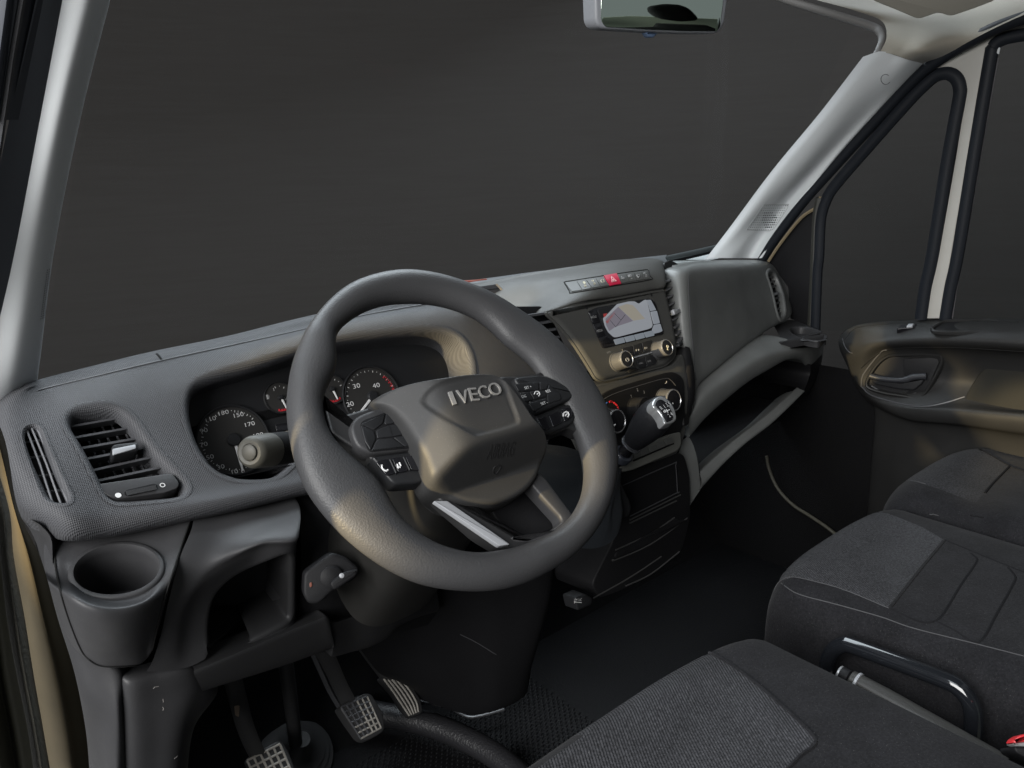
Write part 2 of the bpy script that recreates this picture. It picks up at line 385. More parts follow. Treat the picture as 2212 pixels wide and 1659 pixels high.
def backdrop_mat():
    m = bpy.data.materials.new('dark streaked backdrop'); m.use_nodes = True; nt = m.node_tree; N, L = nt.nodes, nt.links; b = N['Principled BSDF']
    b.inputs['Roughness'].default_value = 0.85; b.inputs['Specular IOR Level'].default_value = 0.1
    tc = N.new('ShaderNodeTexCoord'); mp = N.new('ShaderNodeMapping'); mp.inputs['Scale'].default_value = (1.2, 1.2, 26.0); L.new(tc.outputs['Object'], mp.inputs[0])
    nz = N.new('ShaderNodeTexNoise'); nz.inputs['Scale'].default_value = 2.2; nz.inputs['Detail'].default_value = 8; nz.inputs['Roughness'].default_value = 0.7; L.new(mp.outputs[0], nz.inputs['Vector'])
    rp = N.new('ShaderNodeValToRGB'); e = rp.color_ramp.elements; e[0].position = 0.25; e[1].position = 0.78
    e[0].color = (0.0385, 0.0358, 0.0340, 1); e[1].color = (0.0450, 0.0425, 0.0410, 1)
    L.new(nz.outputs['Fac'], rp.inputs['Fac']); L.new(rp.outputs[0], b.inputs['Base Color'])
    return m
BACK = backdrop_mat()
# ------------------------------------------------------------------ dashboard, driver's side
dash = thing('dashboard', 'dark grey moulded dashboard with vents, dials and radio under the windscreen', 'dashboard', (0.0, 0.3, 0.5))
YS = [.355, .335, .29, .235, .185, .155, .15]
def prof_row(L, y): return rowY(L, y)
r1 = P((60, 835), (100, 823), (202, 797), (336, 764), (504, 729), (655, 691), (793, 660), (934, 633), (1050, 612), (1150, 600))
r2 = P((36, 851), (101, 840), (210, 812), (336, 781), (504, 745), (642, 714), (790, 681), (934, 657), (1050, 636), (1150, 624))
r3 = P((15, 893), (98, 880), (215, 862), (330, 850), (490, 800), (640, 748), (780, 718), (930, 700), (1048, 690), (1160, 684))
r4 = P((20, 970), (97, 960), (215, 958), (330, 955), (490, 930), (650, 900), (800, 870), (940, 840), (1075, 800), (1180, 790))
r5 = P((45, 1070), (118, 1058), (225, 1062), (330, 1056), (480, 1042), (655, 1005), (800, 975), (930, 935), (1080, 900), (1190, 880))
r6 = P((75, 1120), (140, 1120), (232, 1122), (325, 1108), (485, 1078), (648, 1045), (770, 1022), (910, 990), (1065, 960), (1185, 940))
r7 = P((105, 1152), (150, 1164), (240, 1157), (335, 1138), (504, 1103), (640, 1071), (765, 1048), (905, 1020), (1062, 990), (1180, 970))
y1 = [.33]+[.355]*9; y2 = [.315]+[.333]*9; y3 = [.28]+[.285]*9
y4 = [.235]+[.232]*9; y5 = [.20]+[.182]*9; y6 = [.19]+[.156]*9; y7 = [.20]+[.160]*9
rows = net(rowY(r1, y1), rowY(r2, y2), rowY(r3, y3), rowY(r4, y4), rowY(r5, y5), rowY(r6, y6), rowY(r7, y7))
rows = [[p for p in r] for r in rows]
# roll the left end and the back and underside away
rows = [[r[0]+np.array([-.012, .05, -.004])]+r for r in rows]
rows = [[p+np.array([0, .14, -.03]) for p in rows[0]], [p+np.array([0, .03, -.002]) for p in rows[0]]]+rows+[[p+np.array([0, .035, -.010]) for p in rows[-1]], [p+np.array([0, .16, -.012]) for p in rows[-1]]]
S1 = Skin(rows, 22, 14)
def cav_vent(S, L, n=72, ins=.004, r=.004, depth=.05, mat_in=VENT, name='vent_housing', parent=None, sub=True):
    """rounded rim and box behind a vent outline; returns rim points"""
    Lp = resample(cr(L, 8, True), n); Pn, Nn = S.cut(Lp); Nn = _nrm(blur_closed(Nn, 20)); Pn = blur_closed(Pn, 2)
    return Pn, Nn
# --- large driver vent
vl = A((402, 1050), (425, 1000), (500, 965), (620, 945), (730, 950), (810, 985), (890, 1070), (970, 1190), (1060, 1295), (1150, 1390), (1215, 1465), (1218, 1520), (1160, 1560), (960, 1582), (770, 1594), (700, 1578), (650, 1520), (570, 1360), (485, 1205), (415, 1100))
Pn, Nn = cav_vent(S1, vl)
FV = Frame(Pn.mean(0), n=_nrm(Nn.mean(0)), ex=(1, 0, 0))
rim = [(.0035, .0006), (.0, .0008), (-.004, -.0015), (-.007, -.006), (-.0085, -.014), (-.009, -.022)]
air = MB(); air.add(*lip(Pn, Nn, rim)); vent = air.build('air_vent', PL_KNURL, dash)
fl = FV.pts(resample(cr(A((440, 1075), (460, 1020), (560, 985), (740, 985), (830, 1035), (910, 1140), (1000, 1270), (1090, 1370), (1150, 1440), (1150, 1500), (1060, 1535), (760, 1572), (680, 1540), (620, 1470), (520, 1270), (460, 1130)), 6, True), 60), -.030)
cen = fl.mean(0); cone = rings([Pn-FV.n*.012-(Pn-cen)*.03, fl-FV.n*.02])
mb = MB(); mb.add(*cone); mb.add(fl-FV.n*.02, [tuple(range(60))]); mb.build('vent_housing', VENT, vent)
for (a, b) in [((440, 1098), (795, 1035)), ((452, 1172), (872, 1097)), ((478, 1243), (928, 1163)), ((508, 1313), (978, 1222)), ((548, 1388), (1025, 1282)), ((588, 1453), (1072, 1350))]:
    (a, b) = A(a, b); p, q = FV.px(*a, h=-.012), FV.px(*b, h=-.012); d = q-p
    up = FV.ey*.0016; dp = -FV.n*.016+FV.ey*.004
    c = [p-up, p+up, q+up, q-up]; V = np.array(c+[x+dp for x in c])
    obj('slat', V, [(0, 1, 2, 3), (4, 7, 6, 5), (0, 4, 5, 1), (1, 5, 6, 2), (2, 6, 7, 3), (3, 7, 4, 0)], SLAT, vent, smooth=False)
for k in range(7):       # upright guide vanes behind the slats
    a0, a1 = [(500, 1040), (560, 1030), (620, 1022), (680, 1012), (740, 1005), (800, 1020), (860, 1090)][k], [(690, 1440), (750, 1425), (810, 1415), (870, 1402), (930, 1390), (990, 1375), (1040, 1360)][k]
    (p, q) = A(a0, a1); p, q = FV.px(*p, h=-.036), FV.px(*q, h=-.036)
    obj('guide_vane', *tube([p, q], .0022, 4, squash=(1, .6)), SLAT, vent, smooth=False)
tab = FV.pts(A((712, 1240), (735, 1222), (870, 1208), (888, 1222), (885, 1262), (720, 1296)), -.004)
obj('vent_tab', *plate(fillet(tab, .004), FV.n, .004, .0015, back=.012), SATIN, vent)
tb2 = FV.pts(A((722, 1244), (872, 1214), (874, 1240), (724, 1284)), .0005)
obj('tab_face', *plate(fillet(tb2, .0018), FV.n, .0012, .0006), SILVER_P, vent)
lo = FV.pts(A((600, 1480), (1100, 1404), (1150, 1465), (1140, 1500), (1060, 1530), (760, 1570), (690, 1550)), -.006)
obj('vent_sill', *plate(fillet(lo, .006), FV.n, .003, .001, back=.016), PL, vent)
th = FV.pts(A((796, 1520), (815, 1505), (990, 1465), (1012, 1475), (1008, 1494), (985, 1505), (830, 1545), (805, 1540)), -.0025)
obj('thumb_wheel_slot', *plate(fillet(th, .002), FV.n, .0006, .0002), HOLE, vent)
mb = MB()
for k in range(26):
    t = k/25; (a, b) = A((812+t*185, 1512-t*38), (822+t*185, 1540-t*38)); p, q = FV.px(*a, h=-.0012), FV.px(*b, h=-.0012)
    mb.add(*tube([p, q], .0008, 5))
mb.build('thumb_wheel', SATIN, vent)
dot = FV.px(*A((760, 1538))[0], h=-.0022); a = np.linspace(0, 2*math.pi, 20, endpoint=False)[:, None]
obj('open_mark', dot+.0034*(np.cos(a)*FV.ex+np.sin(a)*FV.ey), [tuple(range(20))], INK, vent, smooth=False)
dot = FV.px(*A((1045, 1473))[0], h=-.0022); obj('closed_mark', *rings([dot+r*(np.cos(a)*FV.ex+np.sin(a)*FV.ey) for r in (.0022, .0032)]), INK, vent, smooth=False)
SLAT_B = mat('lightened slat plastic', (.13, .13, .138), .4, .4)  # paler copy of the slat plastic, paints light onto shaded slats
# --- slim side-window vent
sl = A((138, 1150), (150, 1105), (190, 1082), (240, 1085), (275, 1120), (320, 1240), (390, 1400), (455, 1535), (462, 1580), (430, 1596), (340, 1592), (280, 1555), (225, 1430), (165, 1260))
Pn, Nn = cav_vent(S1, sl, 60)
FS = Frame(Pn.mean(0), n=_nrm(Nn.mean(0)), ex=(1, 0, 0))
mb = MB(); mb.add(*lip(Pn, Nn, [(.003, .0006), (0, .0008), (-.002, -.001), (-.003, -.004), (-.0035, -.010)])); sv = mb.build('side_vent', PL_KNURL, dash)
c = Pn.mean(0); bk = Pn-FS.n*.03; mb = MB(); mb.add(*rings([Pn-FS.n*.006-(Pn-c)*.02, bk])); mb.add(bk, [tuple(range(60))]); mb.build('vent_housing', VENT, sv)
for a0, a1 in [((168, 1108), (338, 1588)), ((200, 1098), (390, 1590)), ((235, 1100), (438, 1588))]:
    (p, q) = A(a0, a1); p, q = FS.px(*p, h=-.006), FS.px(*q, h=-.006)
    obj('slat', *tube([p, (p+q)/2+FS.ex*.001, q], .0012, 6), SLAT_B, sv)
for a0, a1 in [((150, 1200), (300, 1180)), ((180, 1300), (345, 1280)), ((230, 1420), (390, 1395)), ((270, 1520), (440, 1500))]:
    (p, q) = A(a0, a1); obj('guide_vane', *tube([FS.px(*p, h=-.014), FS.px(*q, h=-.014)], .0014, 5), SLAT, sv)

# --- instrument cluster

clo = P((655, 985), (605, 1032), (555, 1040), (504, 1037), (454, 1013), (417, 963), (398, 905), (395, 860), (410, 826), (465, 801), (540, 780), (635, 752), (726, 728), (840, 713), (930, 706), (975, 714), (1004, 734), (1020, 768), (1025, 808), (1018, 870), (985, 930), (900, 985), (780, 1010), (700, 1015))
Lp = resample(cr(clo, 8, True), 120); Pn, Nn = S1.cut(Lp); Nn = _nrm(blur_closed(Nn, 30)); Pn = blur_closed(Pn, 3)
FC = Frame(at(504, 951, Y=.285), psi=0, tau=24)
mb = MB(); mb.add(*lip(Pn, Nn, [(.004, .0006), (0, .0009), (-.004, -.0012), (-.007, -.006), (-.008, -.014)]))
R0 = lip(Pn, Nn, [(-.008, -.014), (-.008, -.0141)])[0][:120]
Lc = FC.loc(R0); flo = FC.w(0, 0)+np.outer(Lc[:, 0]*.985-.002, FC.ex)+np.outer(Lc[:, 1]-.004, FC.ey)+np.outer(np.minimum(Lc[:, 2], -.004)*0-.004, FC.n)
mb.add(*rings([R0, R0*.7+flo*.3, R0*.35+flo*.65, flo]))
clus = mb.build('instrument_cluster', PL_KNURL, dash)
obj('cluster_face', flo, [tuple(range(120))], SATIN, clus, smooth=False)
def circ(fr, c, r, n=48, h=0): a = np.linspace(0, 2*math.pi, n, endpoint=False)[:, None]; return c+r*(np.cos(a)*fr.ex+np.sin(a)*fr.ey)+fr.n*h
def dial(cpx, r, ring=True):
    c = FC.px(*cpx, h=.002)
    obj('dial_face', *lathe(c, FC.n, [(-.006, r), (0, r), (.0002, r*.5), (.0002, .0001)], 48), GLOSS_D, clus)
    if ring: obj('dial_ring', *tube(circ(FC, c, r*1.03, 56, .0015), r*.035, 8, closed=True), SATIN, clus)
    return c
GLOSS_D = mat('smoked dial face', (0.028, 0.027, 0.026), 0.35, 0.4)
def ticks(c, r0, r1, a0, a1, n, w, m, name='scale_marks'):
    mb = MB()
    for k in range(n):
        a = math.radians(a0+(a1-a0)*k/(n-1)); d = FC.ex*math.cos(a)+FC.ey*math.sin(a); s = np.cross(FC.n, d)*w
        q0 = r0 if k % 2 == 0 else (r0*.4+r1*.6)
        mb.add([c+d*q0-s, c+d*r1-s, c+d*r1+s, c+d*q0+s]+[], [(0, 1, 2, 3)])
    V = np.concatenate(mb.V)+FC.n*.001
    return obj(name, V, mb.F, m, clus, smooth=False)
def needle(c, ang, L, w, m=INK):
    a = math.radians(ang); d = FC.ex*math.cos(a)+FC.ey*math.sin(a); s = np.cross(FC.n, d)
    o = c+FC.n*.004; pl = np.array([o-s*w, o+d*L-s*w*.6, o+d*L+s*w*.6, o+s*w])
    obj('needle', *plate(pl, FC.n, .0012, .0004), m, clus)
    obj('needle_hub', *lathe(c, FC.n, [(0, L*.2), (.006, L*.2), (.0075, L*.17), (.008, .0001)], 24), SATIN, clus)
sp = A((1500, 1185))[0]; c = dial(sp, .0485)
spd = c
ticks(c, .0405, .0435, -75, -325, 41, .00045, INK)
for s, q in [('0', (1562, 1382)), ('10', (1510, 1386)), ('30', (1420, 1356)), ('50', (1350, 1292)), ('70', (1310, 1211)), ('90', (1310, 1122)), ('110', (1355, 1047)), ('130', (1438, 1007)), ('150', (1535, 1021)), ('170', (1607, 1080)), ('190', (1662, 1151))]:
    p = FC.px(*A(q)[0], h=.003); obj('numeral', *text(FC, s, p, FC.ex, .0060, 1.3, 0), INK, clus, smooth=False)
p0, p1 = FC.px(*A((1515, 1220))[0]), FC.px(*A((1567, 1405))[0]); dd = FC.loc(p1)-FC.loc(p0)
needle(c, math.degrees(math.atan2(dd[1], dd[0])), .046, .0022)
ta = Cv((590, 905))[0]; ct = dial(ta, .0485)
ticks(ct, .0405, .0435, 205, -25, 25, .00045, INK)
ticks(ct, .0385, .0435, 42, -25, 16, .0009, RED, 'red_zone')
for s, q in [('20', (450, 952)), ('30', (492, 835)), ('40', (618, 832))]:
    obj('numeral', *text(FC, s, FC.px(*Cv(q)[0], h=.003), FC.ex, .0074, 1.3, 0), INK, clus, smooth=False)
needle(ct, 215, .044, .0022)
for q, w in (((1800, 912), .023), ((2130*1.0, 858), .023)):
    cc = dial(A(q)[0], w)
    ticks(cc, w*.68, w*.8, 100, 10, 5, .0005, INK); ticks(cc, w*.76, w*.9, -60, -110, 9, .0012, RED, 'red_zone')
    needle(cc, -78, w*.8, .0016)
cf = FC.px(*A((1800, 912))[0], h=.003)
obj('numeral', *text(FC, '1', FC.px(*A((1760, 858))[0], h=.003), FC.ex, .0045, 1.2, 0), INK, clus, smooth=False)
obj('numeral', *text(FC, '1/2', FC.px(*A((1845, 915))[0], h=.003), FC.ex, .004, 1.1, 0), INK, clus, smooth=False)
mb = MB(); pp = FC.px(*A((1722, 905))[0], h=.003)
for x0, y0, x1, y1 in [(-.0022, -.003, .001, .0032), (.0018, -.002, .0024, .0026), (-.0028, -.0036, .0016, -.003)]:
    mb.add([pp+FC.ex*x0+FC.ey*y0, pp+FC.ex*x1+FC.ey*y0, pp+FC.ex*x1+FC.ey*y1, pp+FC.ex*x0+FC.ey*y1], [(0, 1, 2, 3)])
mb.build('fuel_pump_symbol', INK_D, clus, smooth=False)
pl = FC.pts(A((1770, 1085), (1900, 1062), (1910, 1110), (1780, 1130)), .002); obj('trip_display', *plate(fillet(pl, .002), FC.n, .001, .0004), GLOSS, clus)
S1.build('dash_skin', PL_KNURL, dash)
def seam(S, L, r=.0009, m=GAP, name='seam', parent=None, n=5, lift=0.0):
    Pn, Nn = S.trace(resample(cr(L, n), max(6, len(L)*n), False)); return obj(name, *tube(Pn+Nn*lift, r, 6), m, parent or dash)
seam(S1, A((240, 868), (300, 850), (600, 778), (1000, 681), (1500, 572), (1910, 481))+Cv((430, 404), (700, 350), (1000, 300)), .0009, SLAT, 'piping', lift=.0003)
seam(S1, A((1008, 630), (1025, 648), (1040, 668)), .0016, GAP, 'seam')
# speaker strip on the dash top seen through the wheel
Pn, Nn = S1.trace(P((770, 668), (800, 660), (833, 655))); 

# ------------------------------------------------------------------ cup holder panel and lower driver panels
FCU = Frame(at(*B((752, 393))[0], Z=.70), n=(-.05, -.42, .90), ex=(1, 0, 0))
def rowF(L): return [tuple(FCU.px(u, v)) for u, v in L]
ra = rowF(B((372, 188), (500, 190), (620, 180), (760, 155), (900, 128), (1060, 92), (1238, 52)))
rb = rowF(B((350, 300), (440, 320), (590, 330), (750, 330), (910, 325), (1050, 315), (1155, 300)))
rc = rowF(B((362, 440), (455, 455), (580, 540), (750, 575), (925, 540), (1040, 440), (1118, 420)))
rd = rowY(B((378, 520), (470, 560), (600, 618), (750, 640), (900, 616), (1022, 560), (1085, 520)), [.115, .090, .074, .070, .074, .088, .105])
re = rowY(B((420, 660), (500, 720), (620, 770), (750, 790), (880, 768), (985, 710), (1052, 640)), [.125, .095, .082, .078, .082, .095, .115])
rf = rowY(B((502, 868), (565, 900), (655, 925), (770, 935), (875, 915), (948, 870), (1000, 840)), [.135, .12, .112, .110, .112, .118, .125])
rg = rowY(B((558, 958), (605, 990), (685, 1010), (780, 1012), (875, 1000), (935, 965), (978, 900)), [.138, .132, .128, .127, .128, .130, .132])
cn_ = [[np.array(q) for q in r] for r in (ra, rb, rc)]+net(rd, re, rf, rg)
cn_ = [[r[0]+np.array([-.006, .03, 0])]+r+[r[-1]+np.array([.008, .03, 0])] for r in cn_]; cn_.append([p+np.array([0, .02, -.004]) for p in cn_[-1]])
SCUP = Skin(cn_, 12, 12)
a = np.linspace(0, 2*math.pi, 60, endpoint=False)
ell = B(*[(752+272*math.cos(t)-6*math.sin(t), 393+157*math.sin(t)-18*math.cos(t)) for t in a])
Pn, Nn = SCUP.cut(ell); Pn = FCU.pts(ell); Nn = np.tile(FCU.n, (60, 1))
SCUP.build('cup_holder_panel', PL, dash)
Ps, Ns = SCUP.trace(resample(cr(B((376, 192), (352, 262), (368, 430), (428, 655), (508, 868), (565, 955), (652, 1003), (780, 1006), (895, 994), (962, 944), (990, 856), (1050, 600), (1138, 322), (1226, 62)), 6), 110, False))
obj('panel_gap', *tube(Ps+_nrm(CAM-Ps)*.0012, .0011, 6), GAP, dash)
obj('added_dark_backing', *plate(np.array([[-.858, .30, .42], [-.36, .30, .42], [-.36, .30, .80], [-.858, .30, .80]]), np.array([0, -1.0, 0]), .004, .001), CARPET, dash)  # dark backing sheet added to close bright gaps between the panels
mb = MB(); mb.add(*lip(Pn, Nn, [(.007, -.001), (.006, .0022), (.004, .0036), (.001, .0035), (-.001, .000), (-.002, -.006), (-.006, -.075)]))
c = Pn.mean(0); fl = c+(Pn-c)*.86-FCU.n*.075; mb.add(fl, [tuple(range(60))]); mb.build('cup_holder', PL, dash)
# outer trim between cup panel and door opening, down to the floor
u1 = B((100, 0), (205, 150), (270, 330), (330, 560), (400, 800), (470, 1020), (525, 1250), (560, 1500), (575, 1720))
u2 = B((200, 60), (300, 170), (330, 330), (372, 560), (470, 820), (580, 1020), (680, 1250), (690, 1500), (700, 1720))
u3 = B((340, 120), (366, 190), (350, 330), (385, 560), (500, 880), (760, 1030), (775, 1250), (790, 1500), (800, 1720))
r_ = net(rowX(u1, -.885), rowY(u2, [.20, .20, .19, .185, .18, .165, .15, .15, .15]), rowY(u3, [.20, .20, .185, .175, .165, .148, .14, .14, .14]))
r_ = [[p+np.array([0.012, .10, 0]) for p in r_[0]]]+r_+[[p+np.array([.02, .05, 0]) for p in r_[-1]]]
Skin(r_, 8, 8).build('end_trim', PL, dash)
# cubby panel right of the cup holder
t1 = B((1240, 50), (1160, 300), (1090, 560), (1035, 800), (985, 960), (940, 1040))
t2 = B((1420, 45), (1340, 290), (1230, 500), (1150, 700), (1120, 880), (1100, 1030))
t3 = B((1600, 20), (1520, 230), (1380, 400), (1290, 600), (1240, 820), (1240, 1000))
t4 = B((1760, -10), (1720, 180), (1640, 270), (1560, 480), (1500, 700), (1440, 900))
t5 = B((1915, -50), (1925, 150), (1905, 230), (1900, 450), (1900, 640), (1895, 760))
yy = [.17, .125, .12, .125, .13, .132]; y_b = [.165, .12, .118, .128, .134, .136]; y_c = [.16, .11, .115, .14, .145, .14]; y_d = [.16, .095, .105, .14, .15, .145]; y_e = [.16, .09, .10, .135, .15, .15]
rr = [rowY(t, y) for t, y in zip((t1, t2, t3, t4, t5), (yy, y_b, y_c, y_d, y_e))]
n_ = net(*rr); n_ = [[r[0]+np.array([0, .09, .002])]+r for r in n_]; n_.append([p+np.array([.01, .12, 0]) for p in n_[-1]])
SB = Skin(n_, 10, 10)
cub = B((1330, 900), (1325, 760), (1350, 600), (1420, 490), (1540, 400), (1700, 330), (1840, 275), (1872, 280), (1885, 330), (1885, 640), (1875, 705), (1820, 745), (1600, 850), (1400, 930), (1345, 935))
Lp = resample(cr(cub, 6, True), 80); Pn, Nn = SB.cut(Lp); Nn = _nrm(blur_closed(Nn, 25)); Pn = blur_closed(Pn, 2)
FB = Frame(Pn.mean(0), n=(-.25, -.85, .45), ex=(1, -.1, 0))
mb = MB(); mb.add(*lip(Pn, Nn, [(.003, .0006), (0, .001), (-.003, -.001), (-.005, -.005)])); 
q0 = lip(Pn, Nn, [(-.005, -.005), (-.005, -.0051)])[0][:80]; c = q0.mean(0); q1 = q0+np.array([.012, .085, -.004]); q1 = q1.mean(0)+(q1-q1.mean(0))*.86
mb.add(*rings([q0, q0*.5+q1*.5, q1])); mb.add(q1, [tuple(range(80))]); mb.build('storage_cubby', mat('cubby plastic', (.022, .022, .023), .5, .3, bump=GR), dash)
SB.build('knee_panel', PL, dash)
# lower door-side panel under the cup holder
k1 = B((800, 1095), (805, 1250), (812, 1450), (815, 1720)); k2 = B((1000, 1065), (1010, 1250), (1010, 1450), (1000, 1720)); k3 = B((1240, 985), (1270, 1150), (1190, 1400), (1150, 1720)); k4 = B((1300, 960), (1400, 1150), (1240, 1380), (1190, 1720))
n_ = net(rowY(k1, .142), rowY(k2, .14), rowY(k3, .15), rowY(k4, .20)); n_ = [[p+np.array([-.004, .05, 0]) for p in n_[0]]]+n_+[[p+np.array([.0, .12, 0]) for p in n_[-1]]]
n_ = [[r[0]+np.array([0, .03, .002])]+r for r in n_]
SLW = Skin(n_, 8, 8); SLW.build('lower_panel', PL, dash)
SCF = mat('pale scuff', (.22, .21, .20), .7, .2)
for L in [((985, 1150), (995, 1138), (1020, 1134)), ((1048, 1215), (1052, 1235)), ((1046, 1268), (1052, 1276), (1047, 1288)), ((1120, 1600), (1140, 1582))]:
    Pn, Nn = SLW.trace(B(*L)); obj('scuff', *tube(Pn, .0006, 4), SCF, dash)
# dark panel between the cubby and the column
cs_ = net(rowY(P((640, 1045), (720, 1040), (800, 1040), (900, 1050)), [.20, .19, .18, .17]), rowY(P((650, 1160), (730, 1170), (820, 1180), (920, 1180)), [.155, .15, .15, .15]), rowY(P((648, 1300), (730, 1330), (830, 1300), (940, 1260)), [.16, .16, .17, .18]), rowY(P((640, 1420), (740, 1400), (850, 1370), (960, 1340)), [.24, .24, .25, .26]))
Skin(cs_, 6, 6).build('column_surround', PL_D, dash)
# padded rail under the cubby running on behind the wheel
# rail
g1 = B((1240, 1010), (1500, 905), (1800, 780), (2030, 690), (2085, 665))+I((330, 720), (450, 690), (560, 640), (600, 560), (640, 530), (800, 460), (1000, 430))
g2 = B((1250, 1060), (1500, 955), (1800, 830), (2030, 735), (2110, 715))+I((350, 740), (460, 710), (580, 665), (630, 590), (680, 560), (830, 490), (1000, 470))
g3 = B((1300, 1160), (1520, 1090), (1800, 1000), (2040, 915), (2140, 880))+I((340, 930), (470, 900), (600, 860), (700, 800), (760, 740), (880, 680), (1020, 640))
yb = [.13]*5+[.14, .15, .15, .15, .15, .16, .18]
n_ = net(rowY(g1, [y+.012 for y in yb]), rowY(g2, yb), rowY(g3, [y+.02 for y in yb])); n_ = [[p+np.array([0, .05, -.01]) for p in n_[0]]]+n_+[[p+np.array([0, .04, -.008]) for p in n_[-1]], [p+np.array([0, .25, -.02]) for p in n_[-1]]]
Skin(n_, 6, 6).build('knee_rail', mat('knee rail plastic', (.020, .020, .021), .5, .25, bump=GR), dash)
# ------------------------------------------------------------------ dashboard, centre
FR = Frame((.02, .118, .87), psi=0, tau=22)
p1 = Ov((-300, 640), (170, 560), (560, 490), (1000, 400), (1450, 320), (2200, 205))+D((900, 138), (1120, 125), (1170, 138))
p2 = Ov((-200, 760), (250, 640), (620, 560), (1050, 520), (1500, 470), (2212, 330))+D((900, 172), (1120, 152), (1180, 175))
p3 = Ov((0, 900), (500, 830), (760, 800), (1150, 770), (1530, 760), (2212, 570))+D((880, 252), (1100, 220), (1190, 236))
p4 = Ov((300, 1060), (700, 1020), (900, 990), (1200, 968), (1450, 1036), (2212, 820))+D((880, 361), (1100, 318), (1188, 300))
Y1 = [.36, .345, .335, .315, .29, .255, .24, .235, .235]; Y2 = [.345, .33, .315, .28, .24, .21, .198, .195, .195]
Y3 = [.30, .28, .265, .235, .195, .158, .150, .150, .153]; Y4 = [.25, .235, .225, .20, .16, .134, .133, .133, .136]
rows = net(rowY(p1, Y1), rowY(p2, Y2), rowY(p3, Y3), rowY(p4, Y4))
rows = [[p+np.array([0, .13, -.03]) for p in rows[0]], [p+np.array([0, .03, -.001]) for p in rows[0]]]+rows+[[p+np.array([0, .03, -.008]) for p in rows[-1]]]
rows = [r+[r[-1]+np.array([.006, .05, -.002])] for r in rows]
SP = Skin(rows, 12, 10)
SP.build('centre_pad', PL_PAD, dash)
# small storage lid with a worn pale end left of the pad
lidL = Ov((150, 590), (600, 530), (640, 595), (700, 720), (690, 800), (620, 800), (300, 760), (150, 700))
FL_ = Frame(SP.trace(Ov((450, 640)))[0][0], n=_nrm(np.array([-.2, -.75, .62])), ex=(1, 0, 0))
obj('top_lid', *plate(fillet(FL_.pts(lidL, .004), .006), FL_.n, .006, .003, back=.02), PL, dash)
obj('lid_edge', *tube(cr(FL_.pts(Ov((590, 525), (660, 590), (730, 670), (785, 740), (750, 830)), .009), 4), .0024, 8), mat('worn pale edge', (.22, .18, .13), .6), dash)
obj('lid_seam', *tube(FL_.pts(Ov((340, 630), (640, 596)), .0105), .0008, 5), GAP, dash)
# switch row
SWM = mat('switch grey', (.062, .063, .060), .5, .4)
def on_skin(S, q, lift, skirt=.003, n=7):
    """thin plate lying on a curved skin over a four-cornered picture outline"""
    q = np.array(q, float); a = np.linspace(0, 1, n); px = [tuple(q[0]*(1-x)*(1-y)+q[1]*x*(1-y)+q[2]*x*y+q[3]*(1-x)*y) for y in a for x in a]
    Pn, Nn = S.trace(px); nn = _nrm(Nn.mean(0)); V = (Pn+nn*lift).reshape(n, n, 3)
    rim = np.concatenate([V[0, :-1], V[:-1, -1], V[-1, :0:-1], V[:0:-1, 0]]); mb = MB(); mb.add(V.reshape(-1, 3), [(i*n+j, i*n+j+1, (i+1)*n+j+1, (i+1)*n+j) for i in range(n-1) for j in range(n-1)]); mb.add(*rings([rim, rim-nn*skirt])); return np.concatenate(mb.V), mb.F
pt, nn = SP.trace(D((560, 300), (820, 262), (1080, 225), (830, 300), (830, 235))); FSW = Frame(pt.mean(0), n=_nrm(nn.mean(0)), ex=pt[2]-pt[0])
Pn, Nn = SP.trace(resample(cr(Rv((-70, 335), (0, 322), (700, 212), (1435, 108), (1475, 140), (1520, 240), (1512, 292), (800, 412), (100, 532), (45, 520), (-10, 440)), 3, True), 60))
sw = obj('switch_row', *tube(Pn, .0012, 6, closed=True), GAP, dash)
edges = [(-60, 345, 60, 520), (160, 320, 262, 492), (330, 290, 438, 458), (505, 262, 595, 432), (652, 238, 765, 408), (890, 190, 975, 372), (1055, 172, 1125, 340), (1200, 152, 1260, 318), (1345, 130, 1388, 298), (1440, 115, 1508, 283)]
for k in range(9):
    a, b = edges[k], edges[k+1]; q = [(a[0]+7, a[1]+7), (b[0]-5, b[1]+9), (b[2]-5, b[3]-7), (a[2]+7, a[3]-9)]
    if k == 4: q = [(655, 228), (890, 186), (975, 375), (768, 412)]
    obj('hazard_switch' if k == 4 else 'switch', *on_skin(SP, Rv(*q), .0022 if k == 4 else .0012), HAZ if k == 4 else SWM, sw)
def strk(name, Ls, fr, h, r, m, parent, view, skin=None):
    mb = MB()
    for L in Ls:
        if skin is not None: Pn, Nn = skin.trace(view(*L)); Pn = Pn+Nn*h
        else: Pn = fr.pts(view(*L), h)
        mb.add(*tube(Pn, r, 5))
    return mb.build(name, m, parent)
PINK = mat('pale pink print', (.62, .40, .40), .6); CREAM = mat('cream print', (.55, .52, .40), .6)
strk('hazard_triangle', [[(795, 255), (800, 350), (880, 335), (795, 255)], [(815, 305), (820, 330), (845, 328), (815, 305)]], FSW, .0026, .0007, PINK, sw, Rv, SP)
strk('switch_symbol', [[(280, 345), (300, 338), (315, 350), (325, 375), (305, 385), (288, 370), (280, 345)], [(300, 338), (308, 384)], [(300, 410), (330, 405)], [(305, 430), (340, 420)]], FSW, .0016, .0007, CREAM, sw, Rv, SP)
strk('switch_symbol', [[(440, 320), (470, 335), (465, 310), (445, 325)], [(470, 370), (500, 360)], [(478, 388), (505, 378)]], FSW, .0016, .0007, CREAM, sw, Rv, SP)
strk('switch_symbol', [[(618, 305), (600, 320), (612, 345), (630, 350)], [(640, 305), (658, 300)], [(645, 322), (665, 318)], [(650, 345), (668, 340)]], FSW, .0016, .0007, CREAM, sw, Rv, SP)
